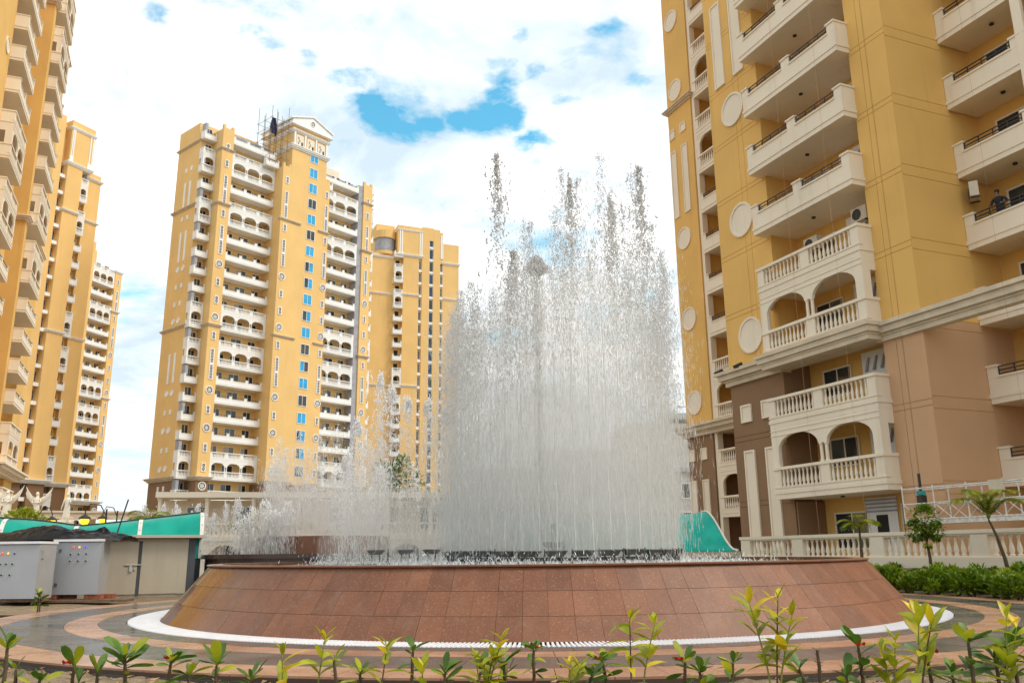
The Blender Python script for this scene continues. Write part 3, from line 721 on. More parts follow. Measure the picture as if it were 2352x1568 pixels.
# ------------------------------------------------------------------ third, farthest on the left
l3 = thing('apartment_tower', 'farthest tower on the left, with three-arched white balconies', 'building', (-98, 193, 0), az_rot(18))
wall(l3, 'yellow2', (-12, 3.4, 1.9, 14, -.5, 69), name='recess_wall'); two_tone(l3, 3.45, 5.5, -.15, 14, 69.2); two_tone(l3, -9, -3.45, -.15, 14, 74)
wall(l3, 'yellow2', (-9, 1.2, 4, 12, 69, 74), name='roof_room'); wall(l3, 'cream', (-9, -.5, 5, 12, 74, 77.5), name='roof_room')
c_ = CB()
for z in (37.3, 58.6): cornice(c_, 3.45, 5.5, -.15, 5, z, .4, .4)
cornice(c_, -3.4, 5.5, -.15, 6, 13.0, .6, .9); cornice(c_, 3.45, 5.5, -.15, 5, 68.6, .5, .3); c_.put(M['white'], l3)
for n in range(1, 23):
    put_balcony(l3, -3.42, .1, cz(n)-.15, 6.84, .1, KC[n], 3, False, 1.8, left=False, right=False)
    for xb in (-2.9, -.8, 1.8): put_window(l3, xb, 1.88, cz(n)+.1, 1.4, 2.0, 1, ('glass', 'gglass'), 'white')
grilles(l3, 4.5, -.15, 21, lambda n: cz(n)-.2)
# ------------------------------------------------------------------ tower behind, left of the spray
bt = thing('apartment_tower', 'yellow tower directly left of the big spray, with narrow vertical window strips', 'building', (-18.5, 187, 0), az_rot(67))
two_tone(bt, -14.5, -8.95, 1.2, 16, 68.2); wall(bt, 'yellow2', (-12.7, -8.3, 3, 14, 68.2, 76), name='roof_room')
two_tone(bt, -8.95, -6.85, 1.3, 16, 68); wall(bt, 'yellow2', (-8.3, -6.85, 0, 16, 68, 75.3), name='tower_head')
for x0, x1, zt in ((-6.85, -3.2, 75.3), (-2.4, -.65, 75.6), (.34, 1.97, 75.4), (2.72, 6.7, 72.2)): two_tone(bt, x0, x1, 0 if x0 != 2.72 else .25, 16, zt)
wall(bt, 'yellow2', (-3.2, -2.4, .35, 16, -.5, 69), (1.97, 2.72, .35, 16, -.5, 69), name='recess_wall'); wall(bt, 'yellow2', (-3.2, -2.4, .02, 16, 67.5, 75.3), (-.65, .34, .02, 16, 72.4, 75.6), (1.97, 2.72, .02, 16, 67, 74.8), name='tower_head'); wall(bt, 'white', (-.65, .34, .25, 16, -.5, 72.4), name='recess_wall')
c_ = CB()
for z in (37.2, 58.4): cornice(c_, -6.85, -3.2, 0, 1, z, .4, .3); cornice(c_, 2.72, 6.7, .25, 2, z, .4, .3); cornice(c_, -14.5, -9.0, 1.2, 4, z, .4, .3)
cornice(c_, -8.3, -2.4, -.01, 2, 67.8, .5, .35); cornice(c_, 2.72, 6.7, .25, 3, 67.0, .5, .35); cornice(c_, -14.5, -9.0, 1.2, 6, 67.2, .5, .35); cornice(c_, -8.3, -2.4, -.01, 2, 74.0, .35, .2)
for x in (-7.9, -7.4, -3.1, -2.65, 2.1, 2.45): c_.box(x, x+.28, -.1, 0.02, 68.2, 74.0)
c_.put(M['white'], bt)
obj('curved_terrace', MB().lathe([(2.6, 68.2), (2.6, 69.0)], 18, (-10.6, 3.2, 0)).lathe([(2.6, 72.2), (2.6, 74.0)], 18, (-10.6, 3.2, 0)), M['yellow2'], bt)
obj('opening', MB().lathe([(2.3, 69.0), (2.3, 72.2)], 18, (-10.6, 3.2, 0)), M['grey'], bt)
for n in range(1, 24):
    z = cz(n)-.3
    if n < 23:
        kd = pat(n-1)
        put_balcony(bt, -8.95, 1.3, z, 2.05, 1.35, kd, 1, False, 0)
        obj('opening', cached('bto', lambda: MB().box(.6, 1.5, 1.27, 1.295, .1, 2.2).mesh('opening')), M['void'], bt, (-8.95, 0, z))
    for x0 in (-3.19, 1.98):
        if n < 22:
            obj('sill', cached('bts', lambda: MB().box(0, .73, .0, .35, -.35, .2).mesh('sill')), M['white'], bt, (x0, 0, z))
            put_window(bt, x0+.08, .34, z+.35, .58, 2.0, 0, ('gglass',), 'white', .05)
    obj('sill', cached('bts2', lambda: MB().box(0, .97, .0, .25, -.4, .0).mesh('sill')), M['white'], bt, (-.64, 0, z))
    put_window(bt, -.6, .24, z+.08, .9, 2.35, 0, ('navy' if n % 3 else 'glass',), 'white', .06)
# ------------------------------------------------------------------ ground
CX, CY = .42, 17.8
def struct(o): return kind(o, 'structure')
m_, t, b = newmat('plaza_dust')
c = mixc(t, ramp(t, noise(t, .5, 6), .3, .7), (.20, .16, .12), (.30, .25, .19)); t.links.new(c, b.inputs['Base Color']); b.inputs['Roughness'].default_value = .9; M['plaza'] = m_
g = MB(); g.add([(-2500,-400,-.32),(2500,-400,-.32),(2500,3500,-.32),(-2500,3500,-.32)], [(0,1,2,3)]); struct(obj('ground', g, M['plaza']))
# soil bed: bumpy ring sector in front, plus a narrow strip all round
m_, t, b = newmat('dry_soil')
c = mixc(t, ramp(t, noise(t, 5, 8, .65), .3, .7), (.13, .085, .045), (.34, .25, .15))
c = mixc(t, ramp(t, noise(t, 34, 4, .6), .58, .70), c, (.42, .34, .22)); c = mixc(t, ramp(t, noise(t, 22, 4, .6), .64, .72), c, (.05, .035, .02))
t.links.new(c, b.inputs['Base Color']); b.inputs['Roughness'].default_value = .95; bump(t, b, noise(t, 26, 6, .7), .9, .04); M['soil'] = m_
from mathutils import noise as mnoise
def soil_z(x, y):
    return -.075+.05*mnoise.noise((x*1.7, y*1.7, 0))+.035*mnoise.noise((x*6, y*6, 3))+.015*mnoise.noise((x*17, y*17, 5))
sb = MB()
def sfn(u, v):
    a = R(-168)+R(156)*u; r = 9.98+4.5*v**1.3; x, y = CX+r*math.cos(a), CY+r*math.sin(a); return (x, y, soil_z(x, y)-(.06 if v == 0 else 0))
sb.grid(sfn, 320, 60); struct(obj('soil_bed', sb.mesh('soil_bed', True), M['soil']))
# clods and dry leaves
M['litter'] = plain('dry_leaf_litter', (.22, .13, .06), .9, var=.5, scale=9, rand=.5)
cl = MB()
for i in range(1500):
    a = R(random.uniform(-155, -25)); r = 10.0+random.random()**1.6*2.4
    x, y = CX+r*math.cos(a), CY+r*math.sin(a); z = soil_z(x, y); s_ = random.uniform(.006, .03)
    if random.random() < .55:
        cl.add([(x+random.uniform(-s_, s_), y+random.uniform(-s_, s_), z+random.uniform(-.3, 1.1)*s_) for _ in range(6)], [(0,1,2),(0,2,3),(0,3,4),(1,4,5),(2,3,5),(1,2,5),(3,4,5),(0,1,4)])
    else:
        q = random.uniform(0, 6.28); d_ = Vector((math.cos(q), math.sin(q), 0))*s_*1.8; e_ = Vector((-math.sin(q), math.cos(q), .3))*s_*.6; p = Vector((x, y, z+.012))
        cl.add([p-d_, p+e_, p+d_+Vector((0,0,.012)), p-e_], [(0,1,2,3)])
kind(obj('soil_crumbs', cl.mesh('soil_crumbs'), M['litter']), 'stuff')
# ------------------------------------------------------------------ paving rings
def stonem(name, c0, c1, fine, rough=(.12, .4), coat=0, streak=False):
    m_, t, b = newmat(name)
    c = mixc(t, ramp(t, noise(t, 3.0, 6, .6), .3, .7), c0, c1)
    c = mixc(t, ramp(t, noise(t, 60, 3, .6), .55, .68), c, fine)
    c = mixc(t, 1.0, c, ramp(t, rnd(t), 0, 1, (.86,)*3, (1.12,)*3), 'MULTIPLY')
    t.links.new(c, b.inputs['Base Color'])
    rr = ramp(t, noise(t, 1.3, 5, .6), .35, .65, (rough[0],)*3, (rough[1],)*3); t.links.new(rr, b.inputs['Roughness'])
    bump(t, b, noise(t, 45, 4), .08, .004)
    return m_
M['pavegrey'] = stonem('wet_grey_stone', (.07, .066, .06), (.125, .118, .105), (.17, .155, .135), (.10, .30))
M['pavepink'] = stonem('wet_pink_sandstone', (.34, .18, .105), (.45, .26, .165), (.36, .18, .10), (.14, .38))
def ring_tile(r0, r1, n, h=.05, gap=.007, sub=2):
    m_ = MB(); da = 2*math.pi/n; g0, g1 = gap/r0, gap/r1
    bl = []; tl = []
    inn = []; outp = []
    for i in range(sub+1):
        a = -da/2+g1/2+(da-g1)*i/sub; inn.append((r0*math.cos(a), r0*math.sin(a))); outp.append((r1*math.cos(a), r1*math.sin(a)))
    return m_.prism_z(inn+outp[::-1], -h, 0).mesh('paving_tile')
def paving(name, r0, r1, n, mat, z, joint=(.06,.055,.05)):
    base = MB(); base.lathe([(r0, z-.02), (r1, z-.02), (r1, z-.32), (r0, z-.32)], 120, (CX, CY, 0), caps=False)
    s_ = struct(obj(name, base, M['joint']))
    me = ring_tile(r0+.004, r1-.004, n); me.materials.append(M[mat])
    off = random.random()
    for i in range(n):
        a = 2*math.pi*(i+off)/n
        obj('paving_tile', me, None, s_, (CX, CY, z+random.uniform(-.0012, .0012)), (0, 0, a))
    return s_
M['joint'] = plain('dark_grout', (.075, .045, .03), .9)
paving('paving', 7.53, 7.95, 108, 'pavegrey', .0)
paving('paving', 7.95, 8.45, 112, 'pavepink', .0)
paving('paving', 8.45, 9.36, 120, 'pavegrey', .0)
paving('paving', 9.36, 10.0, 124, 'pavepink', .0)
M['kerb'] = plain('dark_kerb', (.06, .055, .05), .7, var=.3)
k_ = MB(); k_.lathe([(9.955, -.06), (10.015, -.06), (10.015, -.36), (9.955, -.36)], 160, (CX, CY, 0), caps=False); struct(obj('kerb', k_, M['kerb']))
# ------------------------------------------------------------------ fountain basin
fb = thing('fountain_basin', 'round fountain basin clad in sloping reddish-brown granite tiles, in the middle', 'fountain', (CX, CY, 0))
RB0, RT0, HB = 7.0, 6.27, .88
core = MB(); core.lathe([(RB0-.035, -.3), (RB0-.035, 0), (RT0-.035, HB), (6.12, HB), (6.12, .3)], 130, caps=False); obj('core', core, M['joint'], fb)
m_, t, b = newmat('red_granite')
c = mixc(t, ramp(t, noise(t, 2.2, 6, .6), .3, .7), (.150, .055, .022), (.208, .083, .037))
c = mixc(t, ramp(t, noise(t, 38, 5, .75), .56, .66), c, (.29, .17, .12)); c = mixc(t, ramp(t, noise(t, 30, 5, .75), .58, .70), c, (.10, .04, .026))
c = mixc(t, 1.0, c, ramp(t, rnd(t), 0, 1, (.84, .83, .86), (1.12, 1.08, 1.08)), 'MULTIPLY')
f_ = t.nodes.new('ShaderNodeMath'); f_.operation = 'MULTIPLY'; f_.inputs[1].default_value = .30; t.links.new(ramp(t, noise(t, 1.0, 6, .65, (3.5, 3.5, .35)), .52, .80), f_.inputs[0]); c = mixc(t, f_.outputs[0], c, (.26, .17, .13))
f_ = t.nodes.new('ShaderNodeMath'); f_.operation = 'MULTIPLY'; f_.inputs[1].default_value = .45; t.links.new(ramp(t, noise(t, 1.0, 6, .65, (2.3, 2.3, .22)), .54, .74), f_.inputs[0]); c = mixc(t, f_.outputs[0], c, (.10, .042, .022))
sepx = t.nodes.new('ShaderNodeSeparateXYZ'); t.links.new(t.nodes.new('ShaderNodeNewGeometry').outputs['Position'], sepx.inputs[0])
# brushed and dull in front, still polished on the left side
mr = t.nodes.new('ShaderNodeMapRange'); mr.inputs['From Min'].default_value = -5.6; mr.inputs['From Max'].default_value = -3.2; mr.inputs['To Min'].default_value = .07; mr.inputs['To Max'].default_value = .5; t.links.new(sepx.outputs[0], mr.inputs[0])
b.inputs['Specular IOR Level'].default_value = .35; t.links.new(mr.outputs[0], b.inputs['Roughness']); t.links.new(c, b.inputs['Base Color']); bump(t, b, noise(t, 70, 4), .12, .004)
# every slab sits at a slightly different angle
wn_ = t.nodes.new('ShaderNodeTexWhiteNoise'); wn_.noise_dimensions = '1D'; t.links.new(rnd(t), wn_.inputs['W'])
v1 = t.nodes.new('ShaderNodeVectorMath'); v1.operation = 'SUBTRACT'; v1.inputs[1].default_value = (.5, .5, .5); t.links.new(wn_.outputs['Color'], v1.inputs[0])
v2 = t.nodes.new('ShaderNodeVectorMath'); v2.operation = 'SCALE'; v2.inputs['Scale'].default_value = .07; t.links.new(v1.outputs[0], v2.inputs[0])
v3 = t.nodes.new('ShaderNodeVectorMath'); v3.operation = 'ADD'; t.links.new(t.nodes.new('ShaderNodeNewGeometry').outputs['Normal'], v3.inputs[0]); t.links.new(v2.outputs[0], v3.inputs[1])
v4 = t.nodes.new('ShaderNodeVectorMath'); v4.operation = 'NORMALIZE'; t.links.new(v3.outputs[0], v4.inputs[0])
for n_ in t.nodes:
    if n_.bl_idname == 'ShaderNodeBump': t.links.new(v4.outputs[0], n_.inputs['Normal'])
M['granite'] = m_
NT = 130; da = 2*math.pi/NT
zr = [0, .285, .58, HB]
def tile_mb(row, a=0, g=.0032):
    za_, zb_ = zr[row]+.002, zr[row+1]-.002
    r = lambda z: RB0+(RT0-RB0)*z/HB
    ra, rb_ = r(za_), r(zb_); ha = da/2-g/2/ra; hb = da/2-g/2/rb_; th = .035
    P = lambda rr, q, z: (rr*math.cos(a+q), rr*math.sin(a+q), z)
    return MB().hexa([P(ra-th,-ha,za_),P(ra,-ha,za_),P(ra,ha,za_),P(ra-th,ha,za_)], [P(rb_-th,-hb,zb_),P(rb_,-hb,zb_),P(rb_,hb,zb_),P(rb_-th,hb,zb_)])
rest = MB()
for row in range(3):
    me = tile_mb(row).mesh('wall_tile'); me.materials.append(M['granite'])
    for i in range(NT):
        a = da*(i+(.5 if row == 1 else 0)*0)
        dev = abs((a-R(268.6)+math.pi) % (2*math.pi)-math.pi)
        if dev < R(112): obj('wall_tile', me, None, fb, (random.uniform(-.0015, .0015), 0, 0), (0, 0, a))
        else: q = tile_mb(row, a); rest.add(q.v, q.f)
kind(obj('wall_tiles_rear', rest, M['granite'], fb), 'stuff')
cop = MB(); cop.lathe([(6.05, HB-.03), (6.05, HB+.028), (6.30, HB+.028), (6.315, HB+.02), (6.315, HB+.004), (6.29, HB-.006)], 130, caps=False); obj('rim', cop, M['granite'], fb)
m_, t, b = newmat('fountain_water')
c = mixc(t, ramp(t, noise(t, 3, 4), .4, .6), (.05, .085, .07), (.12, .16, .13)); t.links.new(c, b.inputs['Base Color']); b.inputs['Roughness'].default_value = .06; b.inputs['IOR'].default_value = 1.33
bump(t, b, noise(t, 6, 5, .7, None, 'pos', 1.0), 1.0, .12); M['water'] = m_
wm = MB()
def wfn(u, v):
    r = 6.13*v; a = 2*math.pi*u; x, y = CX+r*math.cos(a), CY+r*math.sin(a)
    return (x, y, HB-.035+.022*mnoise.noise((x*2.6, y*2.6, 1))+.016*mnoise.noise((x*7, y*7, 4)))
wm.grid(wfn, 170, 60); struct(obj('water', wm.mesh('water', True), M['water']))
# white drain grating round the foot: single bars on a dark gutter
dg_ = thing('drain_grating', 'white slatted drain grating ringing the foot of the fountain wall', 'grating', (CX, CY, 0))
gut = MB(); gut.lathe([(6.9, -.10), (7.53, -.10)], 130, caps=False); obj('gutter', gut, M['joint'], dg_)
M['slat'] = plain('white_plastic', (.80, .80, .82), .35, var=.05)
NS = 790; slat = MB().box(7.012, 7.515, -.0135, .0135, -.028, .006).mesh('slat'); slat.materials.append(M['slat'])
far = MB()
order = sorted(range(NS), key=lambda i: abs((2*math.pi*i/NS-R(268.6)+math.pi) % (2*math.pi)-math.pi))
for q, i in enumerate(order):
    a = 2*math.pi*i/NS
    if q < 290: obj('slat', slat, None, dg_, (0, 0, 0), (0, 0, a))
    else:
        ca, sa = math.cos(a), math.sin(a); bb = MB().box(7.012, 7.515, -.0135, .0135, -.028, .006); far.add([(x*ca-y*sa, x*sa+y*ca, z) for x, y, z in bb.v], bb.f)
far.lathe([(7.40, -.02), (7.43, -.02)], 130, caps=False); kind(obj('slats_rear', far, M['slat'], dg_), 'stuff')
con = MB(); con.lathe([(7.2, -.03), (7.2, -.012), (7.23, -.012), (7.23, -.03)], 160, caps=False); obj('connector', con, M['slat'], dg_)
# ------------------------------------------------------------------ back tier: second basin behind, left
BX, BY = -5.95, 27.2
M['darkgranite'] = stonem('dark_granite', (.05, .028, .022), (.075, .04, .03), (.12, .07, .05), (.2, .4))
bt2 = thing('fountain_basin', 'smaller dark granite basin with stepped drum behind the big one, under the low sprays', 'fountain', (BX, BY, 0))
obj('base_drum', MB().lathe([(3.5, -.3), (3.5, .98), (3.62, .98), (3.62, 1.10), (3.2, 1.10), (3.2, 1.02), (0.01, 1.02)], 72, caps=False), M['darkgranite'], bt2)
obj('upper_drum', MB().lathe([(2.05, 1.0), (2.05, 1.6), (1.9, 1.62), (0.01, 1.62)], 60, caps=False), M['granite'], bt2)
# terrace of the right tower (raised) with its retaining edge
a_ = R(157.5); uu = Vector((math.sin(a_), math.cos(a_), 0)); nn = Vector((math.cos(a_), -math.sin(a_), 0)); O_ = Vector((15.18, 30.2, 0))
def rbp(x, out, z): p = O_+uu*x+nn*out; return (p.x, p.y, z)
M['terrace'] = plaster('terrace_stone', (.42, .34, .25), .12, .8)
tr = MB(); tr.hexa([rbp(-60, 3.9, -.3), rbp(16, 3.9, -.3), rbp(16, -14, -.3), rbp(-60, -14, -.3)], [rbp(-60, 3.9, .48), rbp(16, 3.9, .48), rbp(16, -14, .48), rbp(-60, -14, .48)]); struct(obj('terrace', tr, M['terrace']))
# ------------------------------------------------------------------ balustrade of the terrace
bs = thing('balustrade', 'long cream stone balustrade with turned balusters in front of the right tower', 'balustrade', rbp(0, 3.7, 0), rzb)
X0, X1 = -6.6, 15.0
obj('coping', MB().box(X0-.1, X1, -.16, .16, 1.47, 1.58).box(X0-.06, X1, -.12, .12, 1.42, 1.47), M['cream'], bs)
obj('plinth', MB().box(X0-.06, X1, -.2, .2, .30, .80).box(X0-.02, X1, -.15, .15, .80, .84), M['cream'], bs)
posts = [-6.35, -3.35, .45, 4.25, 8.0, 11.8]
bme = baluster_mb(.58, .075, 8).mesh('baluster', True)
for i, x in enumerate(posts):
    obj('post', cached('bpost', lambda: MB().box(-.28, .28, -.14, .14, .84, 1.42).mesh('post')), M['cream'], bs, (x, 0, 0))
    if i < len(posts)-1:
        a, b_ = x+.28, posts[i+1]-.28; k_ = int((b_-a)/.235)
        for q in range(k_): obj('baluster', bme, M['cream'], bs, (a+(b_-a)*(q+.5)/k_, 0, .84))
# ------------------------------------------------------------------ work cradle hanging at the corner
gd = thing('work_cradle', 'white metal suspended work cradle with lattice sides hanging at the right tower corner', 'work platform', rbp(-.5, 1.1, 0), rzb)
M['wmetal'] = plain('worn_white_metal', (.62, .60, .55), .5, .1, .25, 8); M['bluebox'] = plain('teal_paint', (.02, .30, .28), .5)
L = 5.2
for y in (-.35, .35):
    for z in (2.02, 2.55, 3.06): obj('rail', MB().tube([(0, y, z), (L, y, z)], .026, 6), M['wmetal'], gd)
    for i in range(5):
        x = L*i/4; obj('upright', MB().tube([(x, y, 1.95), (x, y, 3.15 if i else 3.2)], .024, 6), M['wmetal'], gd)
        if i < 4: obj('brace', MB().tube([(x, y, 2.55), (x+.65, y, 2.02), (L*(i+1)/4, y, 2.55)], .017, 5), M['wmetal'], gd)
obj('deck', MB().box(-.02, L, -.36, .36, 1.86, 1.98), M['wmetal'], gd)
obj('motor_box', MB().box(.40, .58, -.12, .12, 2.86, 3.0), M['bluebox'], gd); obj('winch', MB().box(.38, .60, -.12, .12, 2.35, 2.85).tube([(.48,0,3.0),(.48,0,3.6)], .05, 6), M['rail'], gd)
obj('control_box', MB().box(3.55, 4.0, -.52, -.38, 2.75, 3.12), M['ac'], gd)
for x in (.48, 4.7): obj('rope', MB().tube([(x, 0, 3.0), (x, 0, 40)], .003, 5), M['brown'], gd)
# ------------------------------------------------------------------ foliage
def leafm(name, c0, c1, trans=.25, rough=.55, scale=5):
    m_, t, b = newmat(name)
    c = mixc(t, ramp(t, noise(t, scale, 4), .3, .7), c0, c1)
    c = mixc(t, 1.0, c, ramp(t, rnd(t), 0, 1, (.75, .8, .7), (1.25, 1.2, 1.2)), 'MULTIPLY')
    c = mixc(t, ramp(t, noise(t, 17, 3, .6), .68, .74), c, (.16, .07, .015))
    t.links.new(c, b.inputs['Base Color']); b.inputs['Roughness'].default_value = rough
    tr_ = t.nodes.new('ShaderNodeBsdfTranslucent'); t.links.new(c, tr_.inputs[0]); ms = t.nodes.new('ShaderNodeMixShader'); ms.inputs[0].default_value = trans
    o = t.nodes['Material Output']; t.links.new(b.outputs[0], ms.inputs[1]); t.links.new(tr_.outputs[0], ms.inputs[2]); t.links.new(ms.outputs[0], o.inputs[0])
    return m_
M['hedge'] = leafm('hedge_leaf', (.07, .15, .006), (.22, .31, .012), .35); M['hedge2'] = leafm('hedge_leaf_light', (.20, .27, .01), (.40, .42, .02), .4)
M['darkleaf'] = leafm('thorn_leaf', (.035, .105, .010), (.13, .22, .02), .25, .5); M['yleaf'] = leafm('sprig_leaf', (.24, .30, .012), (.46, .46, .02), .4, .5, 9); M['goldleaf'] = leafm('golden_leaf', (.55, .42, .01), (.70, .56, .03), .4, .4)
M['palm'] = leafm('palm_leaf', (.17, .25, .012), (.42, .42, .03), .4); M['stem'] = plain('brown_stem', (.09, .055, .025), .8, var=.4, scale=20); M['gstem'] = plain('green_stem', (.20, .20, .03), .6, var=.3, scale=20); M['red'] = plain('red_flower', (.62, .02, .012), .5, rand=.2); M['pinkf'] = plain('pink_flower', (.7, .25, .25), .5)
def leaf_quads(mb, p, d, up, ln, wd, fold=.25, droop=.2, n=4):
    """lanceolate leaf from p along d, folded along its midrib"""
    d = Vector(d).normalized(); s_ = d.cross(Vector(up)); s_ = s_.normalized() if s_.length > 1e-4 else Vector((1,0,0)); u = s_.cross(d).normalized()
    vs = []; fs = []
    for i in range(n+1):
        t_ = i/n; w = wd*.5*(math.sin(math.pi*(t_**.85))**.8 if 0 < t_ < 1 else .03)
        c = Vector(p)+d*ln*t_-u*droop*ln*t_*t_
        vs += [c-s_*w+u*w*fold, c, c+s_*w+u*w*fold]
    for i in range(n):
        a = 3*i; fs += [(a,a+1,a+4,a+3), (a+1,a+2,a+5,a+4)]
    mb.add(vs, fs)
def rdir(r, el0, el1):
    a = r.uniform(0, 6.283); e = r.uniform(R(el0), R(el1)); return Vector((math.cos(a)*math.cos(e), math.sin(a)*math.cos(e), math.sin(e)))
# bed behind the ring on the right: single leafy shrubs
r = random.Random(5)
bd = MB(); 
def bfn(u, v):
    x = -2+16*u; o = 3.95+1.0*0; p0 = Vector(rbp(-9+24*u, 3.92, .18)); 
    q = Vector((CX, CY, 0)); dd = (p0-q); dd.z = 0; p1 = q+dd.normalized()*10.05; p1.z = -.05; pp = p1.lerp(p0, v); return (pp.x, pp.y, pp.z)
bd.grid(bfn, 40, 6); struct(obj('planting_bed', bd.mesh('planting_bed', True), M['soil']))
def shrub_mesh(seed, h, w, nleaf, big):
    r_ = random.Random(seed); mb = MB()
    for i in range(nleaf):
        d = rdir(r_, 5, 85); q = r_.random()**.45
        p = Vector((d.x*w*q, d.y*w*q, .08+d.z*h*q)); ld = (d+rdir(r_, -20, 60)*.8).normalized()
        leaf_quads(mb, p, ld, (0,0,1), big*r_.uniform(.7, 1.3), big*.42*r_.uniform(.7, 1.2), .3, .25, 3)
    return mb.mesh('foliage')
shm = [shrub_mesh(s_, (.40+.07*(s_ % 3)), .36+.04*(s_ % 2), 240, .17) for s_ in range(6)]
stm = MB()
for i in range(5): stm.tube([(0,0,-.15), (.1*math.cos(i*1.3), .1*math.sin(i*1.3), .3)], [.02, .008], 5)
stm = stm.mesh('stems'); stm.materials.append(M['stem'])
fls = MB()
for i in range(3): fls.ball((.15*math.cos(i*2.2), .15*math.sin(i*2.2), .52+.05*i), .035, .035, .03, 6, 4)
flm = fls.mesh('flowers')
k_ = 0
for row, (v0, cnt) in enumerate(((.07, 46), (.28, 40), (.50, 36), (.72, 32), (.92, 28))):
    for i in range(cnt):
        u = .10+.88*(i+r.uniform(.2, .8))/cnt
        p = bfn(u, min(.98, v0+r.uniform(-.06, .06)))
        t = thing('leafy_shrub', 'low green leafy shrub in the mass of shrubs below the cream balustrade', 'shrub', p, r.uniform(0, 6.28), 'shrubs of the bed under the balustrade')
        me = shm[r.randrange(6)]; mt = 'hedge' if r.random() < .72 else 'hedge2'; key = (me.name, mt)
        if key not in _pane_cache:
            q = me.copy(); q.materials.clear(); q.materials.append(M[mt]); _pane_cache[key] = q
        s_ = r.uniform(.7, 1.1)*(1.0, .95, .85, .75, .65)[row]; f = obj('foliage', _pane_cache[key], None, t); f.scale = (s_, s_, s_); obj('stems', stm, None, t)
        if r.random() < .10:
            q = obj('flower', flm, M['red'] if r.random() < .6 else M['pinkf'], t); q.scale = (s_*.85, s_*.85, s_*.80)
def palm(loc, label, lean, h, nf, fl_, rr, upright=.6, mat='palm'):
    r_ = random.Random(rr); t = thing('palm_tree', label, 'palm', loc)
    top = Vector((lean[0], lean[1], h))
    pts = [(0,0,-.15), (lean[0]*.25, lean[1]*.25, h*.4), (lean[0]*.6, lean[1]*.6, h*.75), top]
    obj('trunk', MB().tube(pts, [.07, .05, .035, .025], 8), M['stem'], t, smooth=True)
    for i in range(nf):
        a = 2*math.pi*i/nf+r_.uniform(-.3, .3); e = R(r_.uniform(25, 80)*upright+10); L_ = fl_*r_.uniform(.8, 1.15); mb = MB(); prev = top; rib = [top]
        for q in range(1, 9):
            s_ = q/8; ee = e-R(95)*s_*s_; prev = prev+Vector((math.cos(a)*math.cos(ee), math.sin(a)*math.cos(ee), math.sin(ee)))*L_/8; rib.append(prev)
        mb.tube(rib, [.012*(1-.8*q/8) for q in range(9)], 4)
        for q in range(1, 8):
            for f_ in (0, .33, .66):
                p = rib[q].lerp(rib[q+1], f_); d = (rib[q+1]-rib[q]).normalized(); sd = d.cross(Vector((0,0,1))).normalized()
                for s_ in (-1, 1): leaf_quads(mb, p, d*.55+sd*s_*.75+Vector((0,0,.12)), (0,0,1), L_*.42*math.sin(math.pi*min(1, .18+q/10)), .05*fl_+.008, .1, .45, 2)
        obj('frond', mb, M[mat], t)
    return t
palm((12.85, 22.7, .12), 'leaning young palm with tall drooping fronds at the far right', (-.32, .1, 0), 1.65, 8, 1.25, 3, 1.0)
palm((10.35, 26.0, .3), 'small short palm in front of the balustrade, nearest the fountain', (.02, 0, 0), 1.40, 9, .72, 9, .75)
# clipped little tree
tt = thing('topiary_tree', 'small round-headed tree with a thin pale trunk in front of the balustrade', 'tree', (11.6, 24.4, .1))
obj('trunk', MB().tube([(0,0,-.1), (.03,.02,.7), (-.02,0,1.25), (0,0,1.7)], [.05, .045, .035, .02], 8), M['stem'], tt)
for q, (cx_, cy_, cz_, rr, nl) in enumerate(((0, 0, 1.74, .40, 620), (-.27, .05, 1.45, .26, 280), (.25, 0, 1.43, .24, 240), (0, 0, 1.2, .2, 50))):
    mb = MB(); r_ = random.Random(q+3)
    for i in range(nl):
        d = rdir(r_, -80, 88); rad = rr*(.55+.5*r_.random()); p = Vector((cx_, cy_, cz_))+d*rad; leaf_quads(mb, p, d+rdir(r_, -40, 40)*.8, (0,0,1), .115, .07, .3, .2, 2)
    obj('crown' if q < 3 else 'sparse_twigs', mb, M['hedge'] if q < 3 else M['hedge2'], tt)
for i in range(6):
    a = i*1.05; obj('limb', MB().tube([(0,0,1.15), (.22*math.cos(a), .22*math.sin(a), 1.62)], [.018, .006], 5), M['stem'], tt)
# ------------------------------------------------------------------ teal canopies
m_, t, b = newmat('teal_polycarbonate')
c = mixc(t, ramp(t, noise(t, 2.0, 4, .5, (1,1,.25)), .3, .7), (.006, .55, .45), (.03, .70, .58)); t.links.new(c, b.inputs['Base Color']); b.inputs['Roughness'].default_value = .22
tr_ = t.nodes.new('ShaderNodeBsdfTranslucent'); t.links.new(c, tr_.inputs[0]); ms = t.nodes.new('ShaderNodeMixShader'); ms.inputs[0].default_value = .6
t.links.new(b.outputs[0], ms.inputs[1]); t.links.new(tr_.outputs[0], ms.inputs[2]); t.links.new(ms.outputs[0], t.nodes['Material Output'].inputs[0]); M['teal'] = m_
M['trim'] = plain('white_trim', (.66, .64, .58), .4, .1)
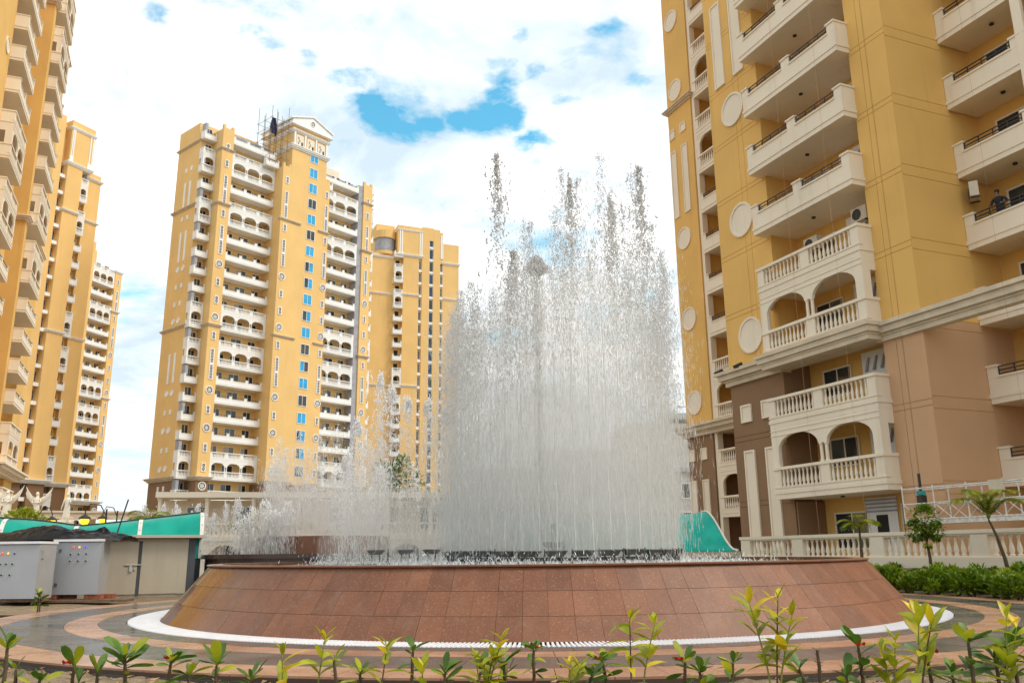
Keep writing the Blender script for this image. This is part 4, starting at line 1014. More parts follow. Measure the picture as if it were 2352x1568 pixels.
# right canopy: shell with an S-curved section, its end rib towards us
cr = thing('canopy', 'teal translucent canopy with S-curved white-edged end, right of the spray', 'canopy', (0, 0, 0))
C0, T0 = Vector((6.58, 30.3, 2.36)), Vector((7.08, 27.6, 1.06)); ext = Vector((-1.75, .12, 0))
def rshell(k_, v):      # k_ runs along the canopy, v from crest to toe
    c_ = C0+ext*k_; t_ = T0+ext*k_; dip = .22*math.sin(min(k_, 3)*1.05)
    e = (v**1.2)**2*(3-2*v**1.2); p = c_.lerp(t_, v); hump = .06*math.sin(v*math.pi*2)
    return Vector((p.x, p.y, (c_.z-dip)+(t_.z-(c_.z-dip))*e+hump))
for k_ in range(4):
    mb = MB()
    for th in (0, .025): mb.grid(lambda u, v: tuple(rshell(k_+.015+.97*u, v)-Vector((0,0,th))), 8, 20)
    mb.grid(lambda u, v: tuple(rshell(k_+.015+.97*u, 0)+Vector((0, 2.0*v, -.5*v*v))), 8, 4)
    obj('sheet', mb.mesh('sheet', True), M['teal'], cr)
for k_ in range(5):
    mb = MB(); mb.tube([tuple(rshell(k_, i/20)+Vector((0,-.01,.02))) for i in range(21)], .035, 6); obj('rib', mb, M['trim'], cr)
bs_ = MB(); p, q = T0+ext*4, T0
bs_.hexa([(p.x, p.y, -.3), (q.x+.1, q.y, -.3), (q.x, q.y+3.5, -.3), (p.x, p.y+3.5, -.3)], [(p.x, p.y, 1.04), (q.x+.1, q.y, 1.04), (q.x, q.y+3.5, 1.04), (p.x, p.y+3.5, 1.04)]); obj('base', bs_, M['terrace'], cr)
# ------------------------------------------------------------------ pump room with doors, left
M['pump'] = plaster('beige_sheet_metal', (.52, .45, .34), .08, .6, .25, 14, 1.0); M['pumpdark'] = plain('dark_grey_paint', (.07, .075, .085), .6); M['cab'] = plain('grey_enamel', (.40, .41, .43), .38, var=.05, scale=1.5); M['cab_shade'] = plain('grey_enamel_shaded', (.36, .36, .36), .45, var=.06); M['bolt'] = plain('galvanised', (.6, .58, .54), .35, .6)  # casing shares the door enamel, with side shade put into a darker colour
pr = thing('pump_room', 'low beige metal pump room with a flat eave and two doors behind the grey cabinets', 'shed', (-14.5, 22.6, 0), az_rot(65.9))
obj('wall', MB().box(-2.5, 5.66, .03, 2.2, -.2, 1.56), M['pump'], pr)
obj('roof', MB().box(-2.6, 6.05, -.28, 2.3, 1.575, 1.655), M['pump'], pr)
obj('corner_post', MB().box(5.66, 5.86, .0, 2.1, -.2, 1.56), M['pumpdark'], pr)
d1 = obj('door', MB().box(3.42, 4.345, -.005, .025, .06, 1.47), M['pump'], pr); d2 = obj('door', MB().box(4.44, 5.42, -.005, .025, .06, 1.49), M['pump'], pr)
obj('door_gap', MB().box(4.347, 4.437, .01, .028, .02, 1.5), M['pumpdark'], pr)
obj('frame', MB().box(5.42, 5.65, -.01, .025, .05, 1.55).box(3.1, 5.42, .0, .026, 1.495, 1.55), M['pump'], pr)
obj('bolt', MB().box(4.02, 4.40, -.035, -.006, .835, .855).tube([(4.02,-.03,.845),(4.46,-.03,.845)], .012, 6), M['bolt'], d1); obj('lock', MB().box(4.15, 4.21, -.045, -.006, .66, .83).lathe([(.02,0),(.02,.04)], 8, (4.28,-.02,.70)), M['bolt'], d1)
# ------------------------------------------------------------------ control cabinets
lampcol = {'red': (.9, .03, .01), 'amber': (1.0, .42, .01), 'blue': (.03, .05, .9), 'dimblue': (.01, .06, .25)}
for k_, c_ in lampcol.items(): M['l_'+k_] = plain('pilot_'+k_, c_, .3, emit=(.8 if k_ != 'dimblue' else .05), var=.02)
def disc_front(mb, x, z, r_, y0, y1, n=12):
    q = MB().lathe([(.001, y1), (r_*.75, y1), (r_, y1*.6+y0*.4), (r_, y0)], n, caps=False); mb.add([(x+a, -c_, z+b_) for a, b_, c_ in q.v], q.f); return mb
def cabinet(label, loc, az_, w, h, dep, z0, lamps, knobs, locks, hinge_right=False):
    t = thing('control_cabinet', label, 'cabinet', (loc[0], loc[1], 0), az_rot(az_))
    obj('casing', MB().box(0, w, .03, dep, z0, z0+h), M['cab_shade'], t)
    obj('door', MB().box(.004, w-.004, -.0, .028, z0+.006, z0+h-.03), M['cab'], t)
    obj('canopy', MB().box(-.06, w+.02, -.05, dep+.02, z0+h, z0+h+.055), M['slat'], t)
    for x, z, c_ in lamps:
        l_ = obj('pilot_lamp', disc_front(MB(), x, z, .024, 0, .03), M['l_'+c_], t); obj('bezel', disc_front(MB(), x, z, .031, 0, .012), M['bolt'], l_)
    for x, z in knobs:
        q = obj('knob', disc_front(MB(), x, z, .020, 0, .045), M['rail'], t); obj('bezel', disc_front(MB(), x, z, .027, 0, .01), M['bolt'], q)
    for x, z in locks:
        q = obj('lock', MB().box(x-.03, x+.03, -.012, 0, z-.035, z+.035), M['pumpdark'], t); obj('keyhole', MB().box(x-.012, x+.012, -.015, -.0125, z-.012, z+.012), M['bolt'], q)
    return t
cabinet('grey control cabinet with three lit lamps and six knobs, standing on bricks', (-11.46, 21.73), 91, 1.14, 1.28, .45, .17,
        [(.44, 1.31, 'red'), (.59, 1.31, 'amber'), (.74, 1.315, 'blue')], [(.39, 1.14), (.59, 1.15), (.78, 1.15), (.39, .98), (.59, .98), (.79, .98)], [(.11, 1.23), (.09, .41)])
cb1 = cabinet('grey control cabinet cut by the left edge, three pilot lamps above five knobs', (-12.55, 20.66), 91, 1.27, 1.26, .75, .13,
        [(.39, 1.17, 'red'), (.54, 1.17, 'amber'), (.69, 1.17, 'dimblue')], [(.38, .93), (.52, .93), (.67, .93), (.44, .68), (.64, .68)], [])
obj('handle', MB().box(1.272, 1.30, .12, .20, 1.05, 1.25), M['bolt'], cb1)
M['brick'] = plain('clay_brick', (.33, .10, .045), .85, var=.35, scale=14); M['plank'] = plain('old_plank', (.16, .10, .06), .85, var=.4, scale=12)
for i, (x, y) in enumerate(((-11.75, 21.75), (-11.45, 22.0), (-10.65, 21.75), (-10.5, 22.05))):
    bk = obj('brick', MB().box(0, .42, 0, .18, .06, .166), M['brick'], None, (x, y, 0), (0, 0, R(3*i-4)))
    tag(bk, ('reddish brick under the left end of the free-standing grey cabinet', 'rear reddish brick under the left end of the free-standing grey cabinet', 'reddish brick under the right end of the free-standing grey cabinet', 'rear reddish brick under the right end of the free-standing grey cabinet')[i], 'brick', 'bricks propping the cabinet')
tag(obj('plank', MB().box(0, 3.6, 0, .55, .0, .055), M['plank'], None, (-13.1, 21.3, 0), (0, 0, R(4))), 'dark weathered plank on the ground below the grey cabinets', 'plank')
tag(obj('plank', MB().box(0, 2.2, 0, .5, .06, .12), M['plank'], None, (-13.4, 20.62, 0), (0, 0, R(3))), 'dark weathered plank under the leftmost grey cabinet', 'plank')
hd = MB()
def lfn(u, v):
    a = R(112+66*u); r_ = 10.03+3.2*v; return (CX+r_*math.cos(a), CY+r_*math.sin(a), -.10+.10*v+.03*mnoise.noise((u*30, v*6, 2)))
hd.grid(lfn, 60, 8); struct(obj('soil_strip', hd.mesh('soil_strip', True), M['soil']))
# black plastic sheet over the cabinets
m_, t, b = newmat('black_plastic'); b.inputs['Base Color'].default_value = (.006, .006, .007, 1); b.inputs['Roughness'].default_value = .3; b.inputs['Specular IOR Level'].default_value = .10; bump(t, b, noise(t, 6, 3, .6, None, 'pos', 1.2), .35, .04); M['plastic'] = m_
ps = MB()
def pfn(u, v):
    x = -13.6+3.6*u; y = 21.75+1.5*v+.07*math.sin(u*9)
    e = math.sin(math.pi*min(1, max(0, v)))
    ridge = .10+.20*math.exp(-((u-.42)/.26)**2)+.10*math.exp(-((u-.80)/.035)**2)*(1.4 if v > .4 else .5)
    z = 1.50+ridge*e+.12*e*(.5-abs(mnoise.noise((u*8, v*3+u*2, 1))))+.09*e*(.5-abs(mnoise.noise((u*17, v*7-u*4, 4))))-.10*(u > .9)*(u-.9)*8
    return (x, y, max(1.47, z) if x > -12.3 else max(1.44, z))
ps.grid(pfn, 70, 24); pl = obj('plastic_sheet', ps.mesh('plastic_sheet'), M['plastic']); tag(pl, 'crumpled black plastic sheet lying over the grey cabinets', 'plastic sheet')
md = pl.modifiers.new('thick', 'SOLIDIFY'); md.thickness = .01
# ------------------------------------------------------------------ left canopy: teal barrel segments with white ribs
cl_ = thing('canopy', 'long teal translucent canopy with white ribs behind the pump room, left', 'canopy', (-8.3, 26.0, 0), az_rot(68))
def ctop(x):      # height of the crest along the run
    if x > -4.4: q = (x+4.4)/3.4; return 1.95+.42*q**1.1
    q = min(1, (-4.4-x)/1.9); return 1.95+.20*math.sin(q*math.pi*.5)+.02*(-4.4-x > 1.9)
def shell(x, v):  # v 0 foot .. 1 crest, leaning back as it rises
    zt = ctop(x); return (x, .0+1.1*v**2.2, 1.0+(zt-1.0)*math.sin(v*math.pi*.5))
edges = [-12.0, -8.9, -6.25, -4.42, -2.72, -1.02]
for a, b_ in zip(edges[:-1], edges[1:]):
    mb = MB()
    mb.grid(lambda u, v: shell(a+.02+(b_-a-.04)*u, v), 8, 12); mb.grid(lambda u, v: tuple(Vector(shell(a+.02+(b_-a-.04)*u, v))+Vector((0,.025,0))), 8, 12)
    obj('sheet', mb.mesh('sheet', True), M['teal'], cl_)
for x in edges[1:]:
    mb = MB(); pts = [Vector(shell(x, v/10))+Vector((0, -.02, .01)) for v in range(11)]
    for i in range(10):
        p, q = pts[i], pts[i+1]; w = .055
        mb.hexa([p+Vector((-w,0,0)), p+Vector((w,0,0)), p+Vector((w,.06,0)), p+Vector((-w,.06,0))], [q+Vector((-w,0,0)), q+Vector((w,0,0)), q+Vector((w,.06,0)), q+Vector((-w,.06,0))])
    rb_ = obj('rib', mb, M['trim'], cl_)
    bl = MB()
    for i in (1, 3, 5, 7): p = pts[i]; bl.ball((p.x, p.y-.005, p.z), .014, .012, .014, 6, 4)
    obj('bolt', bl, M['rail'], rb_)
mb = MB(); mb.tube([tuple(Vector(shell(-12+11*i/30, 1))+Vector((0, 0, .02))) for i in range(31)], .025, 6); obj('crest_strip', mb, M['rail'], cl_)
obj('base_wall', MB().box(-12, -1.0, .03, 1.2, -.2, 1.0), M['pumpdark'], cl_)
tag(obj('rod', MB().tube([(-11.3, 24.35, 1.2), (-10.95, 24.35, 2.65)], .02, 6), M['rail']), 'thin dark rod standing up in front of the left teal canopy', 'rod')
# ------------------------------------------------------------------ statues on their wall
wl_ = thing('pedestal_wall', 'cream stone wall carrying the white statues, behind the left canopy', 'wall', (-26.0, 50.7, 0), az_rot(58))
obj('wall', MB().box(-9, 0, 0, .8, -.3, 2.95), M['stone'], wl_); obj('coping', MB().box(-9.1, .1, -.1, .9, 2.95, 3.12), M['cream'], wl_)
def robe(mb, rings, n=14):
    rr = []
    for (x, y, z, rx, ry, fl_) in rings:
        rr.append([(x+rx*math.cos(2*math.pi*i/n)*(1+fl_*(1 if i % 2 else -1)), y+ry*math.sin(2*math.pi*i/n)*(1+fl_*(1 if i % 2 else -1)), z) for i in range(n)])
    mb.loft(rr)
def statue(name, label, loc, rz, s_, wings):
    t = thing(name, label, 'statue', loc, rz)
    mb = MB()
    robe(mb, [(0,0,.12,.27,.22,.07), (0,0,.35,.23,.19,.07), (.01,0,.75,.19,.16,.05), (.02,0,.98,.17,.14,.03), (0,0,1.12,.145,.12,0), (0,-.01,1.30,.18,.13,0), (0,0,1.42,.19,.11,0), (0,0,1.50,.09,.08,0), (0,0,1.54,.055,.055,0), (0,-.01,1.58,.06,.065,0)])
    mb.ball((0, -.02, 1.70), .085, .10, .125, 12, 8)
    mb.ball((0, -.115, 1.69), .016, .02, .02, 6, 4)
    if wings:
        for s2 in (-1, 1): mb.tube([(s2*.19,0,1.41), (s2*.26,-.06,1.20), (s2*.12,-.20,1.14), (-s2*.04,-.22,1.20)], [.06,.055,.045,.035], 8)
    else:
        mb.tube([(-.19,0,1.41), (-.27,.0,1.15), (-.33,-.03,.92), (-.35,-.05,.84)], [.06,.05,.036,.03], 8); mb.tube([(.19,0,1.41), (.24,-.06,1.18), (.34,-.24,1.15), (.38,-.30,1.18)], [.06,.05,.036,.03], 8)
        for f_ in range(4): mb.tube([(-.345+.02*f_,-.05,.85), (-.355+.022*f_,-.06,.77)], [.011, .008], 5); mb.tube([(.37,-.30+.02*f_,1.19), (.43,-.33+.025*f_,1.22)], [.011, .008], 5)
    obj('figure', mb.mesh('figure', True), M['statue'], t)
    hm = MB(); hm.ball((0, .015, 1.725), .098, .105, .125, 12, 8); hm.tube([(0,.07,1.72), (0,.11,1.50), (-.02,.12,1.25)], [.08,.085,.05], 8); obj('hair', hm.mesh('hair', True), M['statue'], t)
    if wings:
        for s2 in (-1, 1):
            w_ = MB(); pts = [(.05,.10,1.15), (.12,.14,1.45), (.40,.20,1.62), (.72,.22,2.02), (.80,.22,2.18), (.70,.22,1.75), (.55,.2,1.40), (.35,.17,1.12), (.18,.14,.98)]
            v0 = [(s2*x, y-.02, z) for x, y, z in pts]; v1 = [(s2*x, y+.03, z) for x, y, z in pts]; n = len(pts)
            w_.add(v0+v1, [tuple(range(n)), tuple(range(2*n-1, n-1, -1))]+[(i, (i+1) % n, n+(i+1) % n, n+i) for i in range(n)]); wo = obj('wing', w_, M['statue'], t)
            for f_ in range(5):
                q = .2+.13*f_; obj('feather', MB().hexa([(s2*(.18+.1*f_),.095,1.02+.10*f_),(s2*(.22+.1*f_),.095,1.02+.10*f_),(s2*(.22+.1*f_),.115,1.02+.10*f_),(s2*(.18+.1*f_),.115,1.02+.10*f_)], [(s2*(.16+.13*f_),.10,1.32+.13*f_),(s2*(.24+.13*f_),.10,1.30+.13*f_),(s2*(.24+.13*f_),.125,1.30+.13*f_),(s2*(.16+.13*f_),.125,1.32+.13*f_)]), M['statue'], wo)
    obj('plinth', MB().box(-.36, .36, -.3, .3, 0, .12), M['statue'], t)
    t.scale = (s_, s_, s_); return t
statue('angel_statue', 'white winged angel statue next to the wingless one, arms folded', (-27.75, 49.85, 3.12), R(8), .92, True)
statue('angel_statue', 'white winged angel statue cut by the left edge of the photo', (-29.05, 49.1, 3.12), R(12), .95, True)
statue('woman_statue', 'white wingless statue of a robed woman holding out one hand', (-26.42, 50.75, 3.12), R(-5), .92, False)
# ------------------------------------------------------------------ colonnade beam behind
co = thing('colonnade', 'cream colonnade with a long carved beam on columns behind the statues', 'colonnade', (-38.5, 64.4, 0), az_rot(62))
obj('beam', MB().box(-8, 42, 0, .6, 4.05, 4.45).box(-8, 42, -.1, .7, 4.45, 4.60).box(-8, 42, -.06, .66, 3.98, 4.06), M['stone'], co)
for i in range(5):
    x = -4.0+8.4*i
    obj('column', cached('col', lambda: MB().box(-.42, .42, -.1, .7, 3.72, 3.99).lathe([(.36,3.55),(.42,3.7),(.42,3.73)], 14, (0,.3,0)).lathe([(.34,-.3),(.34,.2),(.27,.3),(.24,3.5),(.3,3.56)], 14, (0,.3,0)).mesh('column')), M['stone'], co, (x, 0, 0))
for i in range(36):
    x = -2+.8*i; obj('carving', cached('carv', lambda: MB().hexa([(0,-.03,4.10),(.10,-.03,4.10),(.10,.01,4.10),(0,.01,4.10)], [(.34,-.03,4.40),(.44,-.03,4.40),(.44,.01,4.40),(.34,.01,4.40)]).hexa([(.68,-.032,4.10),(.78,-.032,4.10),(.78,.01,4.10),(.68,.01,4.10)], [(.34,-.032,4.40),(.44,-.032,4.40),(.44,.01,4.40),(.34,.01,4.40)]).mesh('carving')), M['stone'], co, (x, 0, 0))
# ------------------------------------------------------------------ street lamps with warm globes
M['lampglow'] = plain('lit_amber_globe', (1.0, .50, .02), .4, emit=1.3, var=.02); M['lampblack'] = plain('black_iron', (.02, .018, .016), .5)
def lamp(loc, label, arm, side):
    t = thing('street_lamp', label, 'street lamp', (loc[0]+side*arm, loc[1], 0), 0, 'iron lamps with hanging amber globes'); z = loc[2]
    obj('post', MB().lathe([(.12,-.3),(.12,.2),(.05,.4),(.04,z+.5),(.06,z+.55)], 10), M['lampblack'], t)
    obj('arm', MB().tube([(0,0,z+.2), (-side*arm*.3,0,z+.75), (-side*arm*.8,0,z+.82), (-side*arm,0,z+.45), (-side*arm,0,z+.25)], .03, 7), M['lampblack'], t)
    obj('hood', MB().lathe([(.05,.30),(.10,.26),(.27,.14),(.29,.06),(.25,.05)], 14, (-side*arm, 0, z)), M['lampblack'], t)
    obj('globe', MB().ball((-side*arm, 0, z-.02), .22, .22, .23, 14, 8), M['lampglow'], t, smooth=True)
lamp((-22.3, 44.75, 2.95), 'largest iron street lamp with amber globe, right of the woman statue', 1.1, 1)
lamp((-25.86, 54.14, 3.35), 'iron street lamp with small amber globe seen under the colonnade beam', .9, 1)
lamp((-28.37, 52.87, 3.25), 'iron street lamp with amber globe between the angel and woman statues', .9, -1)
# planting seen above the left canopy
palm((-15.55, 36.85, 0), 'bushy palm head showing just above the highest part of the left canopy', (0, 0, 0), 2.55, 12, 1.0, 21, .7)
sh = thing('leafy_bush', 'yellow-green bush below the middle angel statue, above the left canopy', 'bush', (-22.3, 39.1, 0))
r_ = random.Random(44); mb = MB()
for i in range(700):
    d = rdir(r_, -10, 85); p = Vector((d.x*1.15, d.y*.7, 2.35+d.z*.85*r_.random()**.4)); leaf_quads(mb, p, d+rdir(r_, -40, 50)*.7, (0,0,1), .22, .12, .3, .25, 2)
obj('foliage', mb, M['hedge2'], sh); obj('trunk', MB().tube([(0,0,-.3), (.1,0,1.4), (0,0,2.6)], [.1,.08,.04], 7), M['stem'], sh)
bt_ = thing('bare_shrub', 'leafless brown twiggy shrub in front of the angel at the left edge', 'shrub', (-24.2, 40.6, 0)); r_ = random.Random(12)
for i in range(14):
    a = r_.uniform(0, 6.28); e = r_.uniform(.2, .8); p1 = Vector((math.cos(a)*e*.6, math.sin(a)*e*.4, 2.0+r_.random()*.5)); p2 = p1+Vector((math.cos(a+.5)*.5, .1, .6+r_.random()*.5))
    obj('twig', MB().tube([(0,0,1.2), p1, p2], [.03,.018,.006], 5), M['stem'], bt_)
obj('trunk', MB().tube([(0,0,-.3), (0,0,1.25)], [.06,.04], 7), M['stem'], bt_)
# ------------------------------------------------------------------ club house and far structures behind the spray
ch = thing('club_house', 'cream two-storey club house with arches and balustrades behind the low sprays', 'building', (-20.0, 55.5, 0), az_rot(80))
obj('wall', MB().box(-3, 24, 2.2, 8, -.3, 4.7), M['cream'], ch)
obj('terrace_slab', MB().box(-3, 24, -.1, 2.2, 2.0, 2.3).box(-3, 24, -.2, 2.2, 4.75, 5.1), M['cream'], ch)
arc = MB(); op = [(-2.5+2.9*i, -.4+2.9*i) for i in range(9)]; arch_wall(arc, -3, 24, 0, .35, -.3, 2.0, op, .9, .85); obj('arcade', arc, M['cream'], ch)
for i in range(10):
    x = -2.75+2.9*i
    obj('column', cached('chcol', lambda: MB().lathe([(.2,2.3),(.2,2.5),(.15,2.6),(.14,4.5),(.22,4.7),(.22,4.76)], 10, (0,.15,0)).mesh('column')), M['cream'], ch, (x, 0, 0))
bb = MB()
for i in range(100): far_baluster(bb, -2.8+.27*i, .1, 2.42, .6, .13)
bb.box(-3, 24, 0, .2, 2.3, 2.42); bb.box(-3, 24, -.04, .24, 3.02, 3.14); obj('balustrade', bb, M['cream'], ch)
for i in range(8): put_window(ch, -2+3.1*i, 2.19, .2, 1.4, 1.9, 1, ('glass', 'gglass'), 'white'); put_window(ch, -1.5+3.1*i, 2.19, 2.6, 1.4, 1.7, 1, ('gglass', 'glass'), 'white')
for i, (x, y, h) in enumerate(((-15.9, 50.3, 2.6), (-13.1, 51.5, 2.7))):
    palm((x, y, 0), ('palm with thick trunk in front of the club house, left one', 'palm with thick trunk in front of the club house, right one')[i], (.1, 0, 0), h, 10, 1.3, 31+i, .6)
sb_ = thing('leafy_bush', 'round yellow-green bush in front of the club house', 'bush', (-9.4, 46.0, 0)); mb = MB(); r_ = random.Random(8)
for i in range(500):
    d = rdir(r_, -30, 88); p = Vector((d.x*.8, d.y*.8, 1.75+d.z*.6)); leaf_quads(mb, p, d+rdir(r_, -40, 50)*.7, (0,0,1), .2, .11, .3, .25, 2)
obj('foliage', mb, M['hedge2'], sb_); obj('trunk', MB().tube([(0,0,-.3), (0,0,1.6)], .09, 7), M['stem'], sb_)
M['farconc'] = plain('raw_concrete', (.50, .485, .46), .9, var=.12, scale=.3)
fs_ = thing('unfinished_block', 'grey unfinished concrete frame tower just left of the right tower', 'building', (24.0, 112, 0), az_rot(100))
for n in range(8): obj('slab', MB().box(-4, 4.5, 0, 9, 2.6*n, 2.6*n+.4), M['farconc'], fs_)
for x in (-4, -2.3, -.6, 1.1, 2.8, 4.1): obj('pier', MB().box(x, x+.4, .02, .5, -.3, 18.6).box(x, x+.4, 8.4, 8.9, -.3, 18.6), M['farconc'], fs_)
obj('core', MB().box(-3.6, 1.6, 3, 8.2, -.3, 19.5), M['farconc'], fs_)
obj('hoist', MB().tube([(4.8,-.3,-.3),(4.8,-.3,20.5)], .12, 4).tube([(4.8,-.3,19.5),(-2,-.3,19.9)], .08, 4), M['farconc'], fs_)
fb_ = thing('low_grey_block', 'long low grey building faintly visible through the big spray', 'building', (-4, 78, 0), az_rot(86))
obj('wall', MB().box(0, 26, 0, 10, -.3, 8.2).box(7, 26, 1, 10, 8.2, 10.4).box(15, 26, 1.5, 10, 10.4, 13), M['farconc'], fb_)
obj('roof', MB().box(-.3, 26.3, -.3, 10.3, 8.2, 8.6), M['grey'], fb_)
for n in range(3):
    for i in range(8): put_window(fb_, 1+3.1*i, -.002, .6+2.6*n, 1.6, 1.4, 1, ('glass', 'gglass'), 'white')
gt = thing('tree', 'dark green tree top left of the big spray, in front of the far tower', 'tree', (-9.6, 70, 0)); mb = MB(); r_ = random.Random(77)
for i in range(1300):
    d = rdir(r_, -50, 88); q = r_.random()**.35; p = Vector((d.x*2.4*q, d.y*2.2*q, 6.4+d.z*2.2*q+.4*math.sin(d.x*7))); leaf_quads(mb, p, d+rdir(r_, -40, 50)*.9, (0,0,1), .42, .24, .3, .25, 2)
obj('crown', mb, M['hedge'], gt); obj('trunk', MB().tube([(0,0,-.3), (.2,0,3), (0,0,6.2)], [.25,.2,.08], 8), M['stem'], gt)
for i in range(5): a = i*1.26; obj('limb', MB().tube([(0.1,0,3.6+.3*i), (1.3*math.cos(a), 1.3*math.sin(a), 6.4)], [.09,.03], 6), M['stem'], gt)
# ------------------------------------------------------------------ jets and nozzles
def watermat(name, col, trans, rough=.15):
    m_, t, b = newmat(name); b.inputs['Base Color'].default_value = (*col, 1); b.inputs['Roughness'].default_value = rough; b.inputs['IOR'].default_value = 1.33
    tr_ = t.nodes.new('ShaderNodeBsdfTranslucent'); tr_.inputs[0].default_value = (*col, 1); ms = t.nodes.new('ShaderNodeMixShader'); ms.inputs[0].default_value = trans
    t.links.new(b.outputs[0], ms.inputs[1]); t.links.new(tr_.outputs[0], ms.inputs[2]); t.links.new(ms.outputs[0], t.nodes['Material Output'].inputs[0]); return m_
M['spray'] = watermat('spray_white', (.85, .84, .82), .45)
M['drop'] = watermat('droplet_grey', (.72, .715, .705), .4, .2)
M['foam'] = watermat('foam', (.95, .945, .94), .5, .5)
def needle(mb, x, y, z, ln, w, tx=0, ty=0, r_=random):
    a = r_.uniform(0, 2.1)
    o = len(mb.v)
    for j in range(3):
        q = a+j*2.0944; mb.v.append((x+w*math.cos(q), y+w*math.sin(q), z+ln*.35))
    mb.v.append((x-tx, y-ty, z)); mb.v.append((x+tx, y+ty, z+ln))
    for j in range(3):
        k_ = (j+1) % 3; mb.f.append((o+3, o+k_, o+j)); mb.f.append((o+j, o+k_, o+4))
def drop(mb, x, y, z, s_, r_):
    o = len(mb.v); e = r_.uniform(.7, 1.7)
    j = lambda: r_.uniform(.6, 1.3)
    mb.v += [(x+s_*j(),y,z),(x-s_*j(),y,z),(x,y+s_*j(),z+s_*.3),(x,y-s_*j(),z-s_*.3),(x,y,z+s_*e),(x,y,z-s_*e*j())]
    mb.f += [(o,o+2,o+4),(o+2,o+1,o+4),(o+1,o+3,o+4),(o+3,o,o+4),(o+2,o,o+5),(o+1,o+2,o+5),(o+3,o+1,o+5),(o,o+3,o+5)]
JX, JY, JR = .97, 17.5, 2.25
ZW = HB-.03
def jet(x, y, h, nn, nd, seed, label, group, spread=.16, z0=1.05, stem=True, dsize=(.006, .02), w=(.0022, .0055), tops=.35, dm='drop'):
    r_ = random.Random(seed); t = thing('water_jet', label, 'water jet', (x, y, 0), 0, group)
    if stem:
        st = MB(); pts = [(0,0,z0-.1)]; 
        for i in range(1, 9): pts.append((r_.gauss(0,.008), r_.gauss(0,.008), z0+(h*.62)*i/8))
        st.tube(pts, [.012]*2+[.010]*5+[.006, .003], 4, False); obj('stem', st, M['spray'], t)
    mb = MB()
    lx, ly = r_.uniform(-.12, .12), r_.uniform(-.12, .12)
    for i in range(nn):
        q = r_.random(); zf = q**.85; sp = (.03+spread*1.5*(1-abs(zf-.55)*.6)) if r_.random() < .72 else .05+spread*.5*zf
        z = z0-.1+zf*h*.96; ln = r_.uniform(.06, .34)*(1.0-.55*zf)
        needle(mb, r_.gauss(lx*zf, sp), r_.gauss(ly*zf, sp), z, ln, r_.uniform(*w), r_.gauss(0,.006), r_.gauss(0,.006), r_)
    obj('spray', mb.mesh('spray', False, False), M['spray'], t)['kind'] = 'stuff'
    md = MB()
    for i in range(nd):
        e = abs(r_.gauss(0, tops)); z = z0+h*(1.02-e); 
        if z < z0: continue
        sp = .035+.16*min(1, e*1.6)+(.12 if r_.random() < .12 else 0); s_ = r_.uniform(*dsize)*(1.25-.5*min(1, e))
        if r_.random() < .3:   # ragged strings of water
            cx_, cy_ = r_.gauss(lx, sp), r_.gauss(ly, sp)
            for k_ in range(r_.randint(2, 5)): drop(md, cx_+r_.gauss(0,.012), cy_+r_.gauss(0,.012), z+k_*s_*1.6, s_, r_)
        else: drop(md, r_.gauss(lx, sp), r_.gauss(ly, sp), z, s_, r_)
    obj('droplets', md.mesh('droplets', False, False), M[dm], t)['kind'] = 'stuff'
    return t
rj = random.Random(99)
NJ = 44
GL = 'one of the tall vertical jets in the ring forming the big spray curtain'
prof_ = [(-1.5, 4.6), (-1.2, 5.1), (-.9, 5.5), (-.5, 5.6), (0, 5.8), (.5, 6.4), (1.0, 7.0), (1.6, 7.3), (2.2, 7.4), (2.7, 7.0), (3.0, 6.3), (3.25, 5.5)]
def hprof(x):
    for (a, ha), (b_, hb) in zip(prof_[:-1], prof_[1:]):
        if a <= x <= b_: return ha+(hb-ha)*(x-a)/(b_-a)
    return 4.6
for i in range(NJ):
    a = 2*math.pi*i/NJ+.05; x, y = JX+JR*math.cos(a), JY+JR*math.sin(a)
    h = hprof(x)*rj.uniform(.86, 1.04)
    jet(x, y, h, 1800, 950, 500+i, GL, 'jets of the big spray curtain', .17, dsize=(.0035, .011), w=(.0018, .0044), tops=.42)
for x, y, h, nm in ((-.33, 17.9, 8.75, 'lone tallest thin jet of droplets at the left of the big spray'), (2.82, 17.3, 8.15, 'tallest dark jet at the right end of the big spray'), (2.3, 18.2, 7.7, 'second tall jet from the right end of the big spray'), (1.3, 18.3, 8.3, 'sparse high spray of droplets above the middle of the big spray'), (.1, 17.2, 6.2, 'short dark spike left of the domed jet in the big spray')):
    jet(x, y, h, 260, 620, int(h*1000), nm, None, .10, dsize=(.007, .024), tops=.22)
# the domed centre jet
t = jet(.52, 16.6, 5.6, 500, 260, 4242, 'thick central jet with a mushroom-shaped head in the big spray', None, .12)
dm = MB(); r_ = random.Random(3)
for i in range(1500):
    d = rdir(r_, -25, 90); rr_ = .21*(r_.random()**.3); needle(dm, d.x*rr_, d.y*rr_, 6.72+d.z*.24, r_.uniform(.03,.10), r_.uniform(.004,.011), r_.gauss(0,.02), r_.gauss(0,.02), r_)
for i in range(700):
    a = r_.choice((-2.7, -2.3, -.4, .1, 1.3)); q = r_.random(); rr_ = .16+.28*q**.7; needle(dm, math.cos(a)*rr_+r_.gauss(0,.03), math.sin(a)*rr_+r_.gauss(0,.03), 6.75-1.6*q*q, r_.uniform(.04,.12), r_.uniform(.004,.009), .01, .01, r_)
for i in range(700): needle(dm, r_.gauss(0,.045), r_.gauss(0,.045), 1.2+5.4*r_.random(), r_.uniform(.1,.3), r_.uniform(.004,.008), 0, 0, r_)
obj('head', dm.mesh('head', False, False), M['drop'], t)['kind'] = 'stuff'
